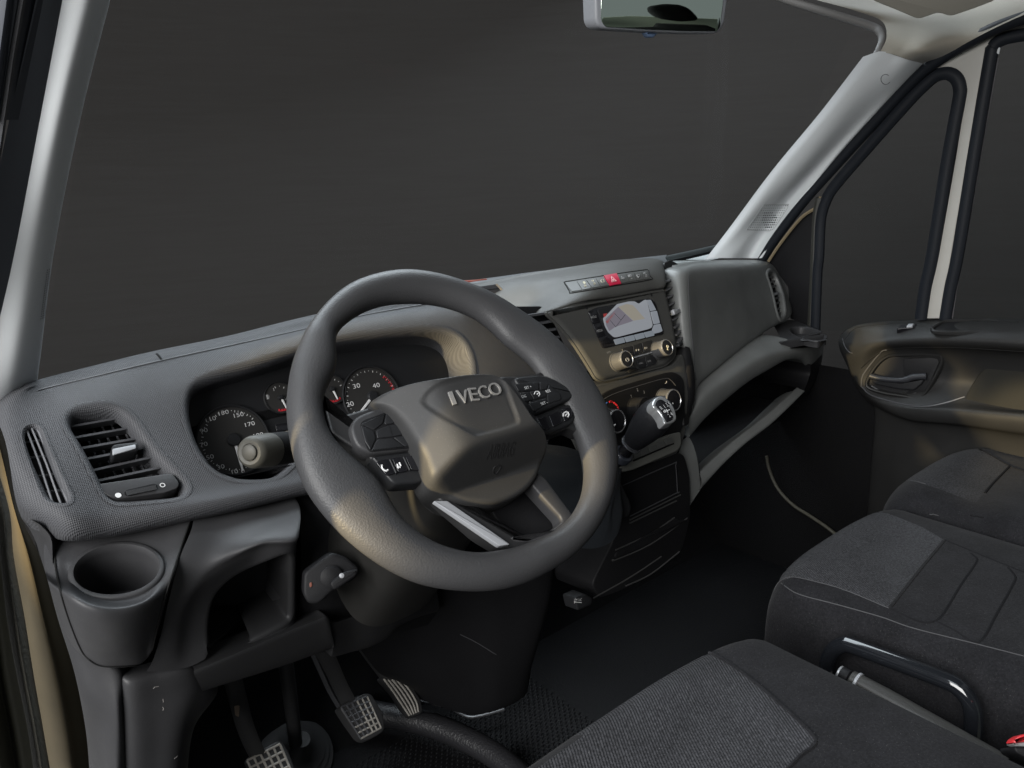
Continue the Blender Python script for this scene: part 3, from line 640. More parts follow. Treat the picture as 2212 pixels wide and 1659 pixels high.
strk('switch_symbol', [[(1005, 262), (1025, 265), (1025, 285), (1005, 290), (1005, 262)], [(975, 268), (992, 264)], [(978, 285), (996, 281)], [(978, 240), (988, 255)]], FSW, .0016, .0007, INK_D, sw, Rv, SP)
strk('switch_symbol', [[(1105, 220), (1150, 212), (1160, 245), (1115, 252), (1105, 220)], [(1125, 215), (1135, 250)], [(1150, 270), (1175, 285)]], FSW, .0016, .0007, INK_D, sw, Rv, SP)
strk('switch_symbol', [[(1262, 215), (1310, 208), (1312, 230), (1290, 262), (1270, 240), (1262, 215)]], FSW, .0016, .0007, INK_D, sw, Rv, SP)
strk('switch_symbol', [[(1395, 175), (1412, 172), (1416, 190), (1398, 195), (1395, 175)], [(1420, 215), (1445, 210)], [(1424, 238), (1450, 232)]], FSW, .0016, .0007, INK_D, sw, Rv, SP)
# radio surround
bez = D((412, 462), (560, 423), (700, 391), (950, 340), (1182, 297), (1212, 420), (1240, 540), (1266, 690), (1255, 760), (1190, 815), (1050, 850), (900, 885), (790, 912), (745, 895), (690, 800), (600, 660), (500, 540))
obj('radio_surround', *plate(fillet(FR.pts(bez, -.004), .012), FR.n, .004, .010, seg=6, back=.0), PL_PAD, dash)
rad = thing_part = obj('radio', *plate(fillet(FR.pts(Rv((365, 900), (380, 870), (500, 810), (1450, 640), (1530, 650), (1600, 720), (1750, 1260), (1740, 1300), (640, 1560), (600, 1500)), 0), .006), FR.n, .0022, .0012, back=.003), GLOSS, dash)
# display with the sky reflection painted on as glow, and gloss keys round it
def reflection_mat():
    m = bpy.data.materials.new('painted display reflection'); m.use_nodes = True; b = m.node_tree.nodes['Principled BSDF']
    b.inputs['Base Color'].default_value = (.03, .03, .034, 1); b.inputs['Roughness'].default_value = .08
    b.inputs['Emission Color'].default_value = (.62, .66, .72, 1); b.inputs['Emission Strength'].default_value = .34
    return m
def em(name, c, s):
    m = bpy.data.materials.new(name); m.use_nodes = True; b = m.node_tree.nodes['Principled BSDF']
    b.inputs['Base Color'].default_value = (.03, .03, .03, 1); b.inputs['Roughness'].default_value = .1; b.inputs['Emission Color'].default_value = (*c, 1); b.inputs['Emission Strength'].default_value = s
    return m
DISP = reflection_mat()
scr = Rv((640, 1000), (720, 930), (900, 740), (1120, 690), (1230, 690), (1300, 735), (1410, 660), (1450, 660), (1560, 1120), (1545, 1170), (1480, 1200), (900, 1350), (840, 1350), (740, 1260), (680, 1150))
obj('display_frame', *plate(fillet(FR.pts(Rv((530, 830), (1420, 655), (1460, 690), (1575, 1130), (1550, 1185), (860, 1365), (770, 1320), (680, 1180)), .0022), .006), FR.n, .0008, .0004), SATIN, rad)
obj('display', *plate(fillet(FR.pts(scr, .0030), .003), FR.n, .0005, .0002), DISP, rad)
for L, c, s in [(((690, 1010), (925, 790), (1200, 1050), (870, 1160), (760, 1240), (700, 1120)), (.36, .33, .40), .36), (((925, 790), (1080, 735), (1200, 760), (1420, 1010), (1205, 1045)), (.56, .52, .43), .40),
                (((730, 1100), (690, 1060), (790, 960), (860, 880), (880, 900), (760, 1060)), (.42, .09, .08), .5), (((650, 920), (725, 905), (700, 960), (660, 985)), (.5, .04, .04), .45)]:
    obj('display_reflection', FR.pts(Rv(*L), .0037), [tuple(range(len(L)))], em('painted reflection tint', c, s), rad, smooth=False)  # glowing shapes paint in the reflection of the view outside
strk('reflection_line', [[(860, 910), (975, 1035), (880, 1160)], [(975, 1035), (1060, 930)], [(780, 1040), (880, 1160)]], FR, .0038, .0004, SATIN, rad, Rv)
GK = mat('gloss grey key', (.10, .11, .125), .1, .6, coat=.6)
for L in [((385, 900), (510, 830), (590, 1080), (450, 1110)), ((455, 1120), (595, 1090), (690, 1320), (545, 1365)), ((550, 1375), (700, 1335), (800, 1400), (820, 1460), (620, 1490))]: obj('radio_key', *plate(fillet(FR.pts(Rv(*L), .0022), .002), FR.n, .0012, .0005), GLOSS, rad)
for L in [((1445, 665), (1520, 660), (1620, 850), (1510, 872)), ((1512, 882), (1632, 862), (1690, 1090), (1575, 1115)), ((1578, 1125), (1695, 1100), (1738, 1235), (1690, 1260), (1570, 1290), (1545, 1215))]: obj('radio_key', *plate(fillet(FR.pts(Rv(*L), .0022), .002), FR.n, .0012, .0005), em('key with painted sky glow', (.42, .46, .52), .42), rad)  # right-hand keys glow to paint in the reflected sky
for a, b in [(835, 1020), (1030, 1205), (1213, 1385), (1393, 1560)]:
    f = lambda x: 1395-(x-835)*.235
    obj('radio_key', *plate(fillet(FR.pts(Rv((a, f(a)), (b, f(b)), (b+30, f(b)+95), (a+40, f(a)+95)), .0022), .0015), FR.n, .0012, .0005), em('key with painted sky glow', (.36, .41, .47), .40), rad)  # lower keys glow for the same painted sky reflection
lab(FR, 'RADIO', (425, 985), (525, 965), .0042, .0036, INK_D, rad, Rv)
for L in [((985, 1560), (1165, 1510), (1205, 1690), (1030, 1740)), ((1180, 1505), (1335, 1460), (1370, 1640), (1215, 1690)), ((1350, 1455), (1525, 1405), (1545, 1590), (1385, 1640))]:
    obj('radio_button', *plate(fillet(FR.pts(Rv(*L), 0), .0015), FR.n, .0022, .0006), SATIN, rad)
for L in [((790, 345), (945, 290), (975, 320), (985, 330), (830, 390)), ((950, 150), (1110, 95), (1140, 280), (1000, 325)), ((1115, 90), (1270, 50), (1330, 180), (1300, 230), (1145, 275))]:
    obj('radio_button', *plate(fillet(FR.pts(Kv(*L), 0), .0015), FR.n, .0022, .0006), SATIN, rad)
obj('chrome_bar', *plate(fillet(FR.pts(Kv((870, 105), (1235, 5), (1240, 25), (875, 130)), .001), .0006), FR.n, .003, .0008), SILVER_P, rad)
def knob(fr, face, r, hgt, parent, m=SATIN, ring=CHROME, cap=SATIN, view=D, flare=1.0, mark=None):
    c = fr.px(*view(face)[0], h=hgt)-fr.n*hgt
    obj('knob', *lathe(c, fr.n, [(0, r*1.12), (.003, r*1.12), (.0035, r*1.02*flare), (hgt*.6, r*flare), (hgt-.003, r*.97), (hgt-.001, r*.92), (hgt-.001, .001)], 40), m, parent)
    obj('knob_ring', *lathe(c, fr.n, [(hgt-.0035, r*.975), (hgt-.002, r*1.0), (hgt, r*.97), (hgt+.0006, r*.90), (hgt-.0005, r*.86), (hgt-.001, r*.5)], 40), ring, parent)
    obj('knob_cap', *lathe(c, fr.n, [(hgt-.0015, r*.86), (hgt, r*.84), (hgt+.0004, r*.7), (hgt+.0004, .0001)], 32), cap, parent)
    return c
KN = mat('knob plastic', (.06, .06, .062), .4, .5, bump=[('noise', 900, .2, .0004)])
KR = mat('knob bright ring', (.42, .42, .43), .25, .5, metal=.8)
c1 = knob(FR, (945, 765), .0150, .026, rad, KN, KR); c2_ = knob(FR, (1205, 690), .0150, .026, rad, KN, KR)
strk('power_symbol', [[(785, 115), (770, 130), (778, 165), (805, 178), (828, 160), (825, 130), (812, 112)], [(795, 105), (803, 140)]], FR, .0268, .0005, INK_D, rad, Kv)
strk('tune_symbol', [[(1820, 1500), (1850, 1510), (1855, 1545), (1830, 1545), (1820, 1500)], [(1830, 1555), (1835, 1580), (1855, 1585)]], FR, .0268, .0006, CREAM, rad, Rv)
if True:
    lab(FR, 'MENU', (1012, 220), (1085, 198), .0030, .0024, INK_D, rad, Kv); lab(FR, 'BACK', (1175, 172), (1238, 155), .0030, .0024, INK_D, rad, Kv); lab(FR, 'INFO', (860, 275), (915, 258), .0030, .0024, INK_D, rad, Kv)
    lab(FR, 'MEDIA', (530, 1240), (640, 1215), .0042, .0036, INK_D, rad, Rv); lab(FR, 'VOL', (718, 1640), (790, 1610), .0030, .0010, INK_D, rad, Rv)
strk('skip_symbol', [[(1255, 1575), (1255, 1605), (1275, 1585), (1255, 1575)], [(1290, 1570), (1298, 1600)], [(1305, 1567), (1312, 1597)]], FR, .0024, .0004, INK_D, rad, Rv)
strk('skip_symbol', [[(1415, 1535), (1420, 1565), (1440, 1545), (1415, 1535)], [(1440, 1530), (1445, 1560), (1463, 1540), (1440, 1530)]], FR, .0024, .0004, INK_D, rad, Rv)
for q in [(342, 808), (1540, 575)]: obj('release_hole', *lathe(FR.px(*Rv(q)[0], h=.0004), FR.n, [(0, .0024), (.0003, .0020), (.0003, .0001)], 12), HOLE, rad)
# --- left centre vent beside the wheel
FV2 = Frame(FR.px(*D((430, 640))[0], h=-.012), psi=0, tau=22)
vt2 = obj('air_vent', *plate(fillet(FV2.pts(D((130, 430), (400, 428), (470, 540), (610, 835), (640, 900), (480, 900), (300, 700)), -.03), .01), FV2.n, .004, .002, back=.02), VENT, dash)
for (a, b) in [((230, 500), (430, 470)), ((260, 560), (470, 522)), ((300, 615), (490, 572)), ((340, 665), (512, 622)), ((385, 712), (535, 672)), ((430, 760), (560, 722)), ((470, 812), (590, 775))]:
    (a, b) = D(a, b); p, q = FV2.px(*a, h=-.004), FV2.px(*b, h=-.004); up = FV2.ey*.0018; dp = -FV2.n*.016+FV2.ey*.004; c = [p-up, p+up, q+up, q-up]
    obj('slat', np.array(c+[x+dp for x in c]), [(0, 1, 2, 3), (4, 7, 6, 5), (0, 4, 5, 1), (1, 5, 6, 2), (2, 6, 7, 3), (3, 7, 4, 0)], SLAT, vt2, smooth=False)
obj('vent_tab', *plate(fillet(FV2.pts(D((425, 632), (470, 622), (482, 655), (436, 664)), .0), .002), FV2.n, .004, .001, back=.012), SILVER_P, vt2)
obj('closed_mark', *rings([FV2.px(*D((624, 864))[0], h=.016)+r*(np.cos(a)*FV2.ex+np.sin(a)*FV2.ey) for r in (.0022, .0032) for a in [np.linspace(0, 2*math.pi, 20, endpoint=False)[:, None]]]), INK_D, vt2, smooth=False)
# --- right centre vent
FV3 = Frame(FR.px(*D((1240, 450))[0], h=-.010), psi=14, tau=22)
vt3 = obj('air_vent', *plate(fillet(FV3.pts(D((1175, 150), (1215, 130), (1290, 170), (1300, 400), (1325, 700), (1335, 1190), (1300, 1200), (1270, 700), (1225, 420)), -.024), .006), FV3.n, .004, .002, back=.02), VENT, dash)
for y in range(275, 660, 48):
    x0 = 1186+(y-275)*.235; x1 = 1272+(y-275)*.10
    (a, b) = D((x0, y), (x1, y-38)); p, q = FV3.px(*a, h=-.002), FV3.px(*b, h=-.006); up = FV3.ey*.0016; dp = -FV3.n*.018+FV3.ey*.002; c = [p-up, p+up, q+up, q-up]
    obj('slat', np.array(c+[x+dp for x in c]), [(0, 1, 2, 3), (4, 7, 6, 5), (0, 4, 5, 1), (1, 5, 6, 2), (2, 6, 7, 3), (3, 7, 4, 0)], SLAT_B, vt3, smooth=False)
obj('vent_tab', *plate(fillet(FV3.pts(D((1228, 452), (1270, 445), (1276, 470), (1240, 485)), .0), .002), FV3.n, .005, .0015, back=.010), SILVER_P, vt3)
obj('thumb_wheel', *plate(fillet(FV3.pts(D((1268, 665), (1292, 652), (1298, 678), (1272, 690)), .004), .003), FV3.n, .004, .0015, back=.010), SATIN, vt3)
# --- climate panel
FCL = Frame(at(*D((1050, 1100))[0], Y=.072), psi=0, tau=14)
cb = D((690, 960), (760, 930), (930, 890), (1060, 850), (1240, 800), (1290, 730), (1310, 760), (1335, 1000), (1320, 1190), (1300, 1300), (1268, 1370), (1180, 1410), (980, 1490), (900, 1500), (820, 1340), (730, 1150))
obj('console_face', *plate(fillet(FCL.pts(cb, -.004), .01), FCL.n, .003, .003, back=.08), PL_PAD, dash)
clim = obj('climate_panel', *plate(fillet(FCL.pts(Kv((130, 1000), (230, 860), (400, 730), (600, 650), (1500, 380), (1650, 370), (1780, 440), (1840, 580), (1850, 1300), (1700, 1600), (500, 2000), (300, 1700)), 0), .012), FCL.n, .0022, .0018, back=.01), PL_D, dash)
obj('panel_edge', *tube(cr(FCL.pts(Kv((240, 1030), (330, 900), (560, 770), (1000, 625), (1480, 490), (1600, 520), (1690, 620)), .0024), 5), .0007, 5), SLAT, clim)
for f, r in (((885, 1165), .0205), ((1248, 1030), .0205)): knob(FCL, f, r, .026, clim, KN, KR, GLOSS)
knob(FCL, (1070, 1085), .0205, .026, clim, PL_D, PL_D, PL_D)  # middle knob all black, the shade around it put into its colour
for k in range(10):     # finger ribs round the temperature knob
    cc = FCL.px(*D((885, 1165))[0], h=.026)-FCL.n*.026; a = k*2*math.pi/10; d = FCL.ex*math.cos(a)+FCL.ey*math.sin(a)
    obj('knob_rib', *tube([cc+d*.0208+FCL.n*.004, cc+d*.0205+FCL.n*.021], .0010, 5), SATIN, clim)
strk('knob_mark', [[(545, 1362), (580, 1335)]], FCL, .0270, .0012, INK, clim, Kv); strk('knob_mark', [[(1600, 975), (1640, 945)]], FCL, .0270, .0012, INK, clim, Kv)
strk('warm_mark', [[(465, 925), (490, 905), (520, 920)], [(545, 930), (580, 955), (608, 985)], [(620, 1010), (630, 1035), (635, 1055)]], FCL, .0024, .0016, RED, clim, Kv)
strk('cool_mark', [[(430, 930), (385, 965)], [(350, 1000), (310, 1050), (292, 1085)]], FCL, .0024, .0012, BLUE, clim, Kv)
for s, a, b in [('1', (870, 815), (884, 811)), ('2', (985, 695), (1005, 690)), ('3', (1108, 740), (1128, 735)), ('0', (832, 1105), (852, 1100))]:
    p0 = FCL.px(*Kv(a)[0], h=.0026); obj('numeral', *text(FCL, s, p0, FCL.ex, .0052, 1.0, 0), INK_D, clim, smooth=False)
strk('airflow_symbol', [[(1525, 540), (1520, 570), (1498, 580)]], FCL, .0024, .0006, INK_D, clim, Kv)
# --- blanked switch row and pale ledge under it
FLG = Frame(at(*Lv((950, 200))[0], Y=.036), psi=0, tau=26)
led = obj('switch_ledge', *plate(fillet(FLG.pts(Lv((560, 300), (700, 180), (1090, 20), (1180, 0), (1190, 130), (1150, 190), (715, 375), (600, 400)), -.002), .006), FLG.n, .003, .002, back=.03), mat('pale ledge', (.13, .13, .118), .55, .25), dash)
for L in [((722, 268), (715, 215), (770, 195), (800, 242)), ((810, 238), (782, 175), (862, 150), (884, 206)), ((892, 203), (872, 148), (945, 120), (962, 172)), ((970, 168), (952, 118), (1025, 88), (1042, 138)), ((1050, 134), (1030, 85), (1095, 45), (1120, 108))]:
    obj('blank_switch', *plate(fillet(FLG.pts(Lv(*L), .001), .0012), FLG.n, .0016, .0005), mat('blank switch grey', (.10, .10, .095), .5), led)
obj('ledge_slot', *tube(FLG.pts(Lv((722, 286), (1120, 114)), .0012), .0016, 5), GAP, led)
# --- lower console face, bins
FLO = Frame(at(*Lv((950, 500))[0], Y=.045), psi=0, tau=6)
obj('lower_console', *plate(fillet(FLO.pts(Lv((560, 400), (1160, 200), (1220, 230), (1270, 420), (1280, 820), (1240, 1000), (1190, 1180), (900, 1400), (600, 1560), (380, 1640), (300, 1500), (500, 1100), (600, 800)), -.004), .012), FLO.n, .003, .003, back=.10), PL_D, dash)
bn = obj('bin', *plate(fillet(FLO.pts(Lv((600, 520), (1130, 300), (1150, 330), (1160, 600), (690, 830), (640, 800)), -.001), .004), FLO.n, .002, .001), HOLE, dash)
obj('bin_frame', *tube(cr(FLO.pts(Lv((615, 530), (1110, 315), (1140, 330), (1158, 585), (1145, 605), (690, 832)), .001), 3), .0010, 6), SLAT, dash)
for L in [((690, 868), (1190, 620)), ((690, 900), (1150, 680)), ((550, 1165), (900, 1000), (1130, 845)), ((525, 1255), (550, 1262), (900, 1105), (1258, 850)), ((650, 1520), (900, 1400), (1180, 1180)), ((330, 1640), (700, 1430), (1000, 1230))]:
    obj('drawer_edge', *tube(cr(FLO.pts(Lv(*L), .0008), 4), .0013, 6), mat('drawer edge plastic', (.05, .05, .05), .4), dash)
obj('drawer', *plate(fillet(FLO.pts(Lv((560, 1175), (1135, 855), (1240, 870), (900, 1090), (550, 1245), (530, 1225)), 0), .004), FLO.n, .0022, .001), PL_D, dash)
FPS = Frame(FLO.px(*I((1920, 590))[0]), psi=0, tau=10)
sock = obj('power_socket', *plate(fillet(FPS.pts(I((1870, 560), (1940, 530), (1985, 560), (1980, 600), (1890, 640)), 0), .004), FPS.n, .010, .003, back=.02), SATIN, dash)
lab(FPS, '12V DC', (1892, 580), (1940, 576), .0040, .0104, INK, sock, I); strk('key_symbol', [[(1892, 586), (1900, 592), (1892, 598)], [(1900, 592), (1938, 596)]], FPS, .0104, .0007, INK, sock, I)
# ------------------------------------------------------------------ dashboard, passenger's side
ga = D((1280, 172), (1400, 150), (1600, 139), (1800, 139), (1880, 158), (1925, 185)); gb = D((1296, 225), (1400, 196), (1600, 186), (1790, 186), (1885, 212), (1948, 250))
gc = D((1318, 480), (1420, 440), (1620, 385), (1800, 340), (1925, 340), (1988, 380)); gd = D((1345, 760), (1430, 715), (1640, 560), (1830, 470), (1955, 440), (2003, 465)); ge = D((1372, 960), (1440, 885), (1660, 706), (1840, 578), (1925, 533), (1968, 515))
gn = net(rowY(ga, [.19, .225, .275, .325, .345, .36]), rowY(gb, [.15, .168, .215, .275, .305, .335]), rowY(gc, [.122, .138, .185, .240, .272, .305]), rowY(gd, [.104, .117, .165, .222, .252, .28]), rowY(ge, [.100, .108, .158, .213, .237, .262]))
gn = [[p+np.array([0, .16, -.02]) for p in gn[0]], [p+np.array([0, .03, .001]) for p in gn[0]]]+gn+[[p+np.array([0, .025, -.010]) for p in gn[-1]], [p+np.array([0, .10, -.012]) for p in gn[-1]]]
gn = [[r[0]+np.array([-.008, .04, 0])]+r+[r[-1]+np.array([.006, .06, 0])] for r in gn]
SG = Skin(gn, 14, 12)
vr = D((1850, 232), (1872, 208), (1895, 225), (1925, 290), (1948, 370), (1958, 455), (1948, 490), (1925, 497), (1908, 450), (1888, 360), (1865, 280))
Lp = resample(cr(vr, 5, True), 60); Pn, Nn = SG.cut(Lp); Nn = _nrm(blur_closed(Nn, 20)); FGV = Frame(Pn.mean(0), n=_nrm(Nn.mean(0)), ex=(1, .3, 0))
mb = MB(); mb.add(*lip(Pn, Nn, [(.012, .0004), (.009, .003), (.004, .0035), (0, .001), (-.001, -.004), (-.001, -.012)])); gv = mb.build('side_vent', PL_SHEEN, dash)
mb = MB(); mb.add(*rings([Pn-FGV.n*.008, Pn-FGV.n*.04])); mb.add(Pn-FGV.n*.04, [tuple(range(60))]); mb.build('vent_housing', VENT, gv)
for k, (a, b) in enumerate([((1855, 240), (1888, 235)), ((1862, 272), (1902, 262)), ((1870, 303), (1914, 292)), ((1884, 345), (1925, 335)), ((1892, 378), (1938, 366)), ((1899, 410), (1946, 397)), ((1908, 445), (1952, 432)), ((1918, 475), (1952, 465))]):
    (a, b) = D(a, b); obj('slat', *tube([FGV.px(*a, h=-.006), FGV.px(*b, h=-.010)], .0028, 6, squash=(1, .5)), SLAT, gv)
obj('vent_tab', *plate(fillet(FGV.pts(D((1880, 348), (1915, 335), (1918, 350), (1885, 362)), 0), .002), FGV.n, .003, .001), SILVER_P, gv)
SG.build('glove_box_lid', PL_SHEEN, dash)
def seam2(S, L, m=GAP, r=.0008, name='seam', lift=0):
    Pn, Nn = S.trace(resample(cr(L, 6), len(L)*6, False)); return obj(name, *tube(Pn+Nn*lift, r, 5), m, dash)
seam2(SG, D((1345, 225), (1340, 300), (1352, 520), (1372, 720), (1390, 900)), SLAT, .0010, 'lid_edge')
# tall dark strip between vent and glove box
stp = net(rowY(D((1300, 690), (1318, 800), (1325, 900), (1318, 1050), (1300, 1190)), [.105, .09, .08, .075, .07]), rowY(D((1345, 690), (1372, 820), (1385, 940), (1368, 1060), (1322, 1195)), [.10, .088, .082, .075, .07]))
stp = [[p+np.array([-.004, .05, 0]) for p in stp[0]]]+stp+[[p+np.array([.004, .04, 0]) for p in stp[-1]]]
Skin(stp, 6, 6).build('console_edge', PL_D, dash)
# arch over the parcel shelf
ta = G((75, 960), (120, 850), (300, 705), (470, 590), (610, 532), (720, 542), (830, 553), (925, 549)); tb = G((55, 1060), (160, 915), (370, 755), (540, 650), (690, 612), (790, 606), (860, 612), (925, 590)); tc = G((58, 1165), (195, 1012), (420, 822), (580, 725), (690, 668), (780, 672), (845, 730), (905, 690))
an = net(rowY(ta, [.098, .104, .128, .155, .172, .160, .174, .205]), rowY(tb, [.078, .083, .100, .122, .138, .148, .165, .205]), rowY(tc, [.082, .090, .110, .130, .150, .168, .19, .225]))
an = [[p+np.array([0, .05, .004]) for p in an[0]]]+an+[[p+np.array([0, .03, .006]) for p in an[-1]], [p+np.array([0, .14, .0]) for p in an[-1]]]
SA = Skin(an, 10, 8); SA.build('shelf_arch', PL_SHEEN, dash)
# cup deck at the door end
dk = net(rowZ(G((600, 440), (700, 410), (780, 430), (880, 475), (940, 515)), .732), rowZ(G((640, 520), (720, 480), (820, 500), (900, 525), (942, 530)), .732), rowZ(G((640, 560), (720, 540), (830, 548), (905, 552), (940, 545)), .730),
         rowY(G((650, 575), (735, 562), (838, 568), (908, 572), (941, 558)), [.158, .168, .182, .20, .222]), rowY(G((655, 585), (745, 575), (845, 582), (908, 585), (940, 570)), [.19, .20, .215, .23, .25]))
SK = Skin(dk, 8, 8)
a = np.linspace(0, 2*math.pi, 48, endpoint=False); el = G(*[(820+113*math.cos(t)+6*math.sin(t), 500+38*math.sin(t)+18*math.cos(t)) for t in a]); Pn, Nn = SK.cut(el); Pn[:, 2] = .732; Nn = np.tile((0, 0, 1.0), (48, 1))
SK.build('cup_deck', PL, dash)
mb = MB(); mb.add(*lip(Pn, Nn, [(.005, -.001), (.004, .0015), (.001, .002), (-.001, 0), (-.002, -.004), (-.003, -.016)])); mb.add(Pn.mean(0)+(Pn-Pn.mean(0))*.95-np.array([0, 0, .016]), [tuple(range(48))]); mb.build('cup_holder', PL, dash)
# shelf interior and lower lip
sh = net(rowY(G((130, 1412), (260, 1290), (400, 1170), (560, 1045), (680, 940), (770, 855)), [.055, .065, .08, .105, .13, .16]), rowY(G((130, 1500), (270, 1345), (410, 1215), (580, 1085), (700, 970), (795, 875)), [.05, .06, .075, .10, .125, .155]))
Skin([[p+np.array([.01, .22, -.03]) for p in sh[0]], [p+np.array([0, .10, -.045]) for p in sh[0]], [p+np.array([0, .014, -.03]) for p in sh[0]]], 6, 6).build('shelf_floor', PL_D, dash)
sh = [[p+np.array([0, .014, -.03]) for p in sh[0]], [p+np.array([0, .010, .0]) for p in sh[0]]]+sh+[[p+np.array([0, .06, -.02]) for p in sh[-1]], [p+np.array([0, .20, -.16]) for p in sh[-1]]]
Skin(sh, 8, 6).build('parcel_shelf', PL_SHEEN, dash)
en = net(rowY(G((915, 610), (905, 700), (870, 800), (815, 895)), [.215, .22, .215, .20]), rowY(G((855, 690), (845, 745), (815, 820), (790, 875)), [.175, .182, .178, .165]), rowY(G((800, 690), (806, 750), (790, 815), (772, 852)), [.18, .185, .18, .168]))
en = [[p+np.array([.01, .06, 0]) for p in en[0]]]+en+[[p+np.array([0, .12, 0]) for p in en[-1]]]
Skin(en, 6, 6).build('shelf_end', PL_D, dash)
bw = net(rowY(G((-60, 900), (400, 600), (900, 500)), [.28, .30, .33]), rowY(G((-60, 1500), (400, 1200), (900, 900)), [.27, .29, .33]))
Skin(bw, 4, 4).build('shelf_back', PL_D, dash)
sd = net(rowY(G((20, 1180), (62, 1170), (110, 1300), (132, 1500)), [.075, .075, .06, .055]), rowY(G((-20, 1300), (-10, 1300), (0, 1450), (40, 1640)), [.07, .07, .06, .055]))
Skin(sd, 4, 4).build('console_side', PL_SHEEN, dash)
eg = G((60, 1170), (95, 1240), (120, 1330), (132, 1415)); cs = net(rowY(eg, [.082, .072, .062, .055])); obj('shelf_end', *rings([np.array(cs[0]), np.array(cs[0])+np.array([.0, .2, 0])], closed=False), PL_D, dash)
# ------------------------------------------------------------------ pillars, headliner, windscreen surround
ap = thing('windscreen_pillar', 'pale grey pillar trim with speaker grille beside the passenger door', 'pillar trim', (.80, .42, .88))
e0 = E((235, 1660), (400, 1450), (680, 1082), (1000, 702), (1292, 330)); e1 = E((330, 1660), (520, 1400), (780, 1080), (1100, 690), (1380, 355)); e2 = E((440, 1660), (620, 1390), (890, 1060), (1220, 690), (1470, 385)); e3 = E((522, 1660), (700, 1395), (985, 1030), (1292, 690), (1560, 408))
pn = net(rowY(e0, [.46, .38, .25, .13, .035]), rowY(e1, [.43, .35, .225, .105, .012]), rowY(e2, [.415, .335, .21, .085, -.012]), rowX(e3, [.832, .828, .818, .806, .786]))
pn = [[p+np.array([-.004, .035, -.006]) for p in pn[0]]]+pn+[[p+np.array([.03, .01, 0]) for p in pn[-1]]]
SPR = Skin(pn, 12, 8); SPR.build('trim_panel', TRIM, ap)
def dots(S, pts, r, m, name, parent, lift=.0006):
    mb = MB(); a = np.linspace(0, 2*math.pi, 6, endpoint=False)[:, None]
    Pn, Nn = S.trace(pts)
    for p, n in zip(Pn, Nn):
        t = _nrm(np.cross(n, (0.1, .9, .3))); b = np.cross(n, t); mb.add(p+n*lift+r*(np.cos(a)*t+np.sin(a)*b), [tuple(range(6))])
    o = mb.build(name, m, parent, smooth=False); o['kind'] = 'stuff'; return o
GD = mat('grille hole', (.16, .17, .18), .7); GD2 = mat('deep grille hole', (.025, .028, .035), .7)
gp = []; hx = []
for j in range(11):
    y = 1322+j*15.4
    for i in range(14):
        x = 545-(y-1322)*.70+i*12.2+(6 if j % 2 else 0)
        if x > 695-(y-1322)*.62: continue
        (hx if (abs(x-572)/55+abs(y-1410)/75 < 1.12 and abs(x-572) < 50 and abs(y-1410) < 56) else gp).append((x, y))
dots(SPR, E(*gp), .0015, GD, 'speaker_grille', ap); dots(SPR, E(*hx), .0024, GD2, 'speaker_cone_holes', ap)
Pn, Nn = SPR.trace(E(*[(1322+30*math.cos(t), 510+32*math.sin(t)) for t in np.linspace(.6, 5.4, 24)])); obj('airbag_plug', *tube(Pn, .0009, 5), GD, ap)
Pn, Nn = SPR.trace(E((430, 1478), (540, 1316), (700, 1314), (690, 1340), (605, 1470), (580, 1484))); obj('grille_edge', *tube(np.concatenate([Pn, Pn[:1]]), .0008, 5), mat('grille edge', (.36, .37, .38), .5), ap)
hl = thing('headliner', 'beige cloth headliner corner above the passenger door and windscreen', 'headliner', (.0, -.2, 1.45))
hr = net(rowY(E((1292, 330)), .035)); 
q = lambda s, **k: at(*E(s)[0], **k)
rows = [[q((1290, 332), Y=.037), q((1378, 352), Y=.010), q((1470, 384), Y=-.014), q((1562, 406), X=.786)],
        [q((1328, 235), Y=.03), q((1450, 275), Y=-.01), q((1570, 322), Y=-.05), q((1690, 365), X=.778)],
        [q((1292, 132), Y=.06), q((1480, 175), Y=.0), q((1660, 225), Y=-.06), q((1835, 280), X=.765)],
        [q((1100, 60), Y=.11), q((1440, 95), Y=.03), q((1760, 130), Y=-.06), q((2015, 185), X=.755)],
        [q((880, 0), Y=.16), q((1400, 40), Y=.08), q((1820, 60), Y=-.05), q((2212, 95), X=.745)],
        [q((600, -85), Y=.22), q((1300, -30), Y=.13), q((1900, -10), Y=-.04), q((2420, 10), X=.735)],
        [q((200, -200), Y=.28), q((1200, -130), Y=.2), q((2000, -120), Y=-.02), q((2700, -60), X=.72)]]
SH_ = Skin(rows, 10, 8); SH_.build('corner_lining', LINER, hl)
ZP = 1.372
pr = [q(s_, Z=ZP) for s_ in [(1240, -2), (1400, 62), (1530, 118), (1600, 95), (1660, 74), (1740, 100), (1900, 45), (2030, -5)]]
far = [p+np.array([-.15, -.25, .10])+(CAM-p)*0 for p in pr]; far = [at(*q2, Z=1.50) for q2 in E((1200, -80), (1400, -80), (1550, -80), (1620, -80), (1680, -80), (1760, -80), (1920, -80), (2060, -80))]
FRP = Frame(q((1530, 118), Z=1.375), n=(-.62, -.35, -.70), ex=(0, -1, .3))
obj('roof_pad', *plate(fillet(FRP.pts(E((1240, -2), (1400, 62), (1530, 118), (1600, 95), (1660, 74), (1740, 100), (1900, 45), (2030, -5), (2060, -60), (1700, -80), (1200, -60))), .008), FRP.n, .004, .003, back=.01), mat('pale roof pad', (.30, .285, .245), .9), hl)
obj('roof_lining', *plate(fillet(np.array([[-.80, .12, 1.55], [.70, .12, 1.55], [.72, -.95, 1.55], [-.80, -.95, 1.55]]), .05), np.array([0, 0, -1.0]), .01, .004), LINER, hl)
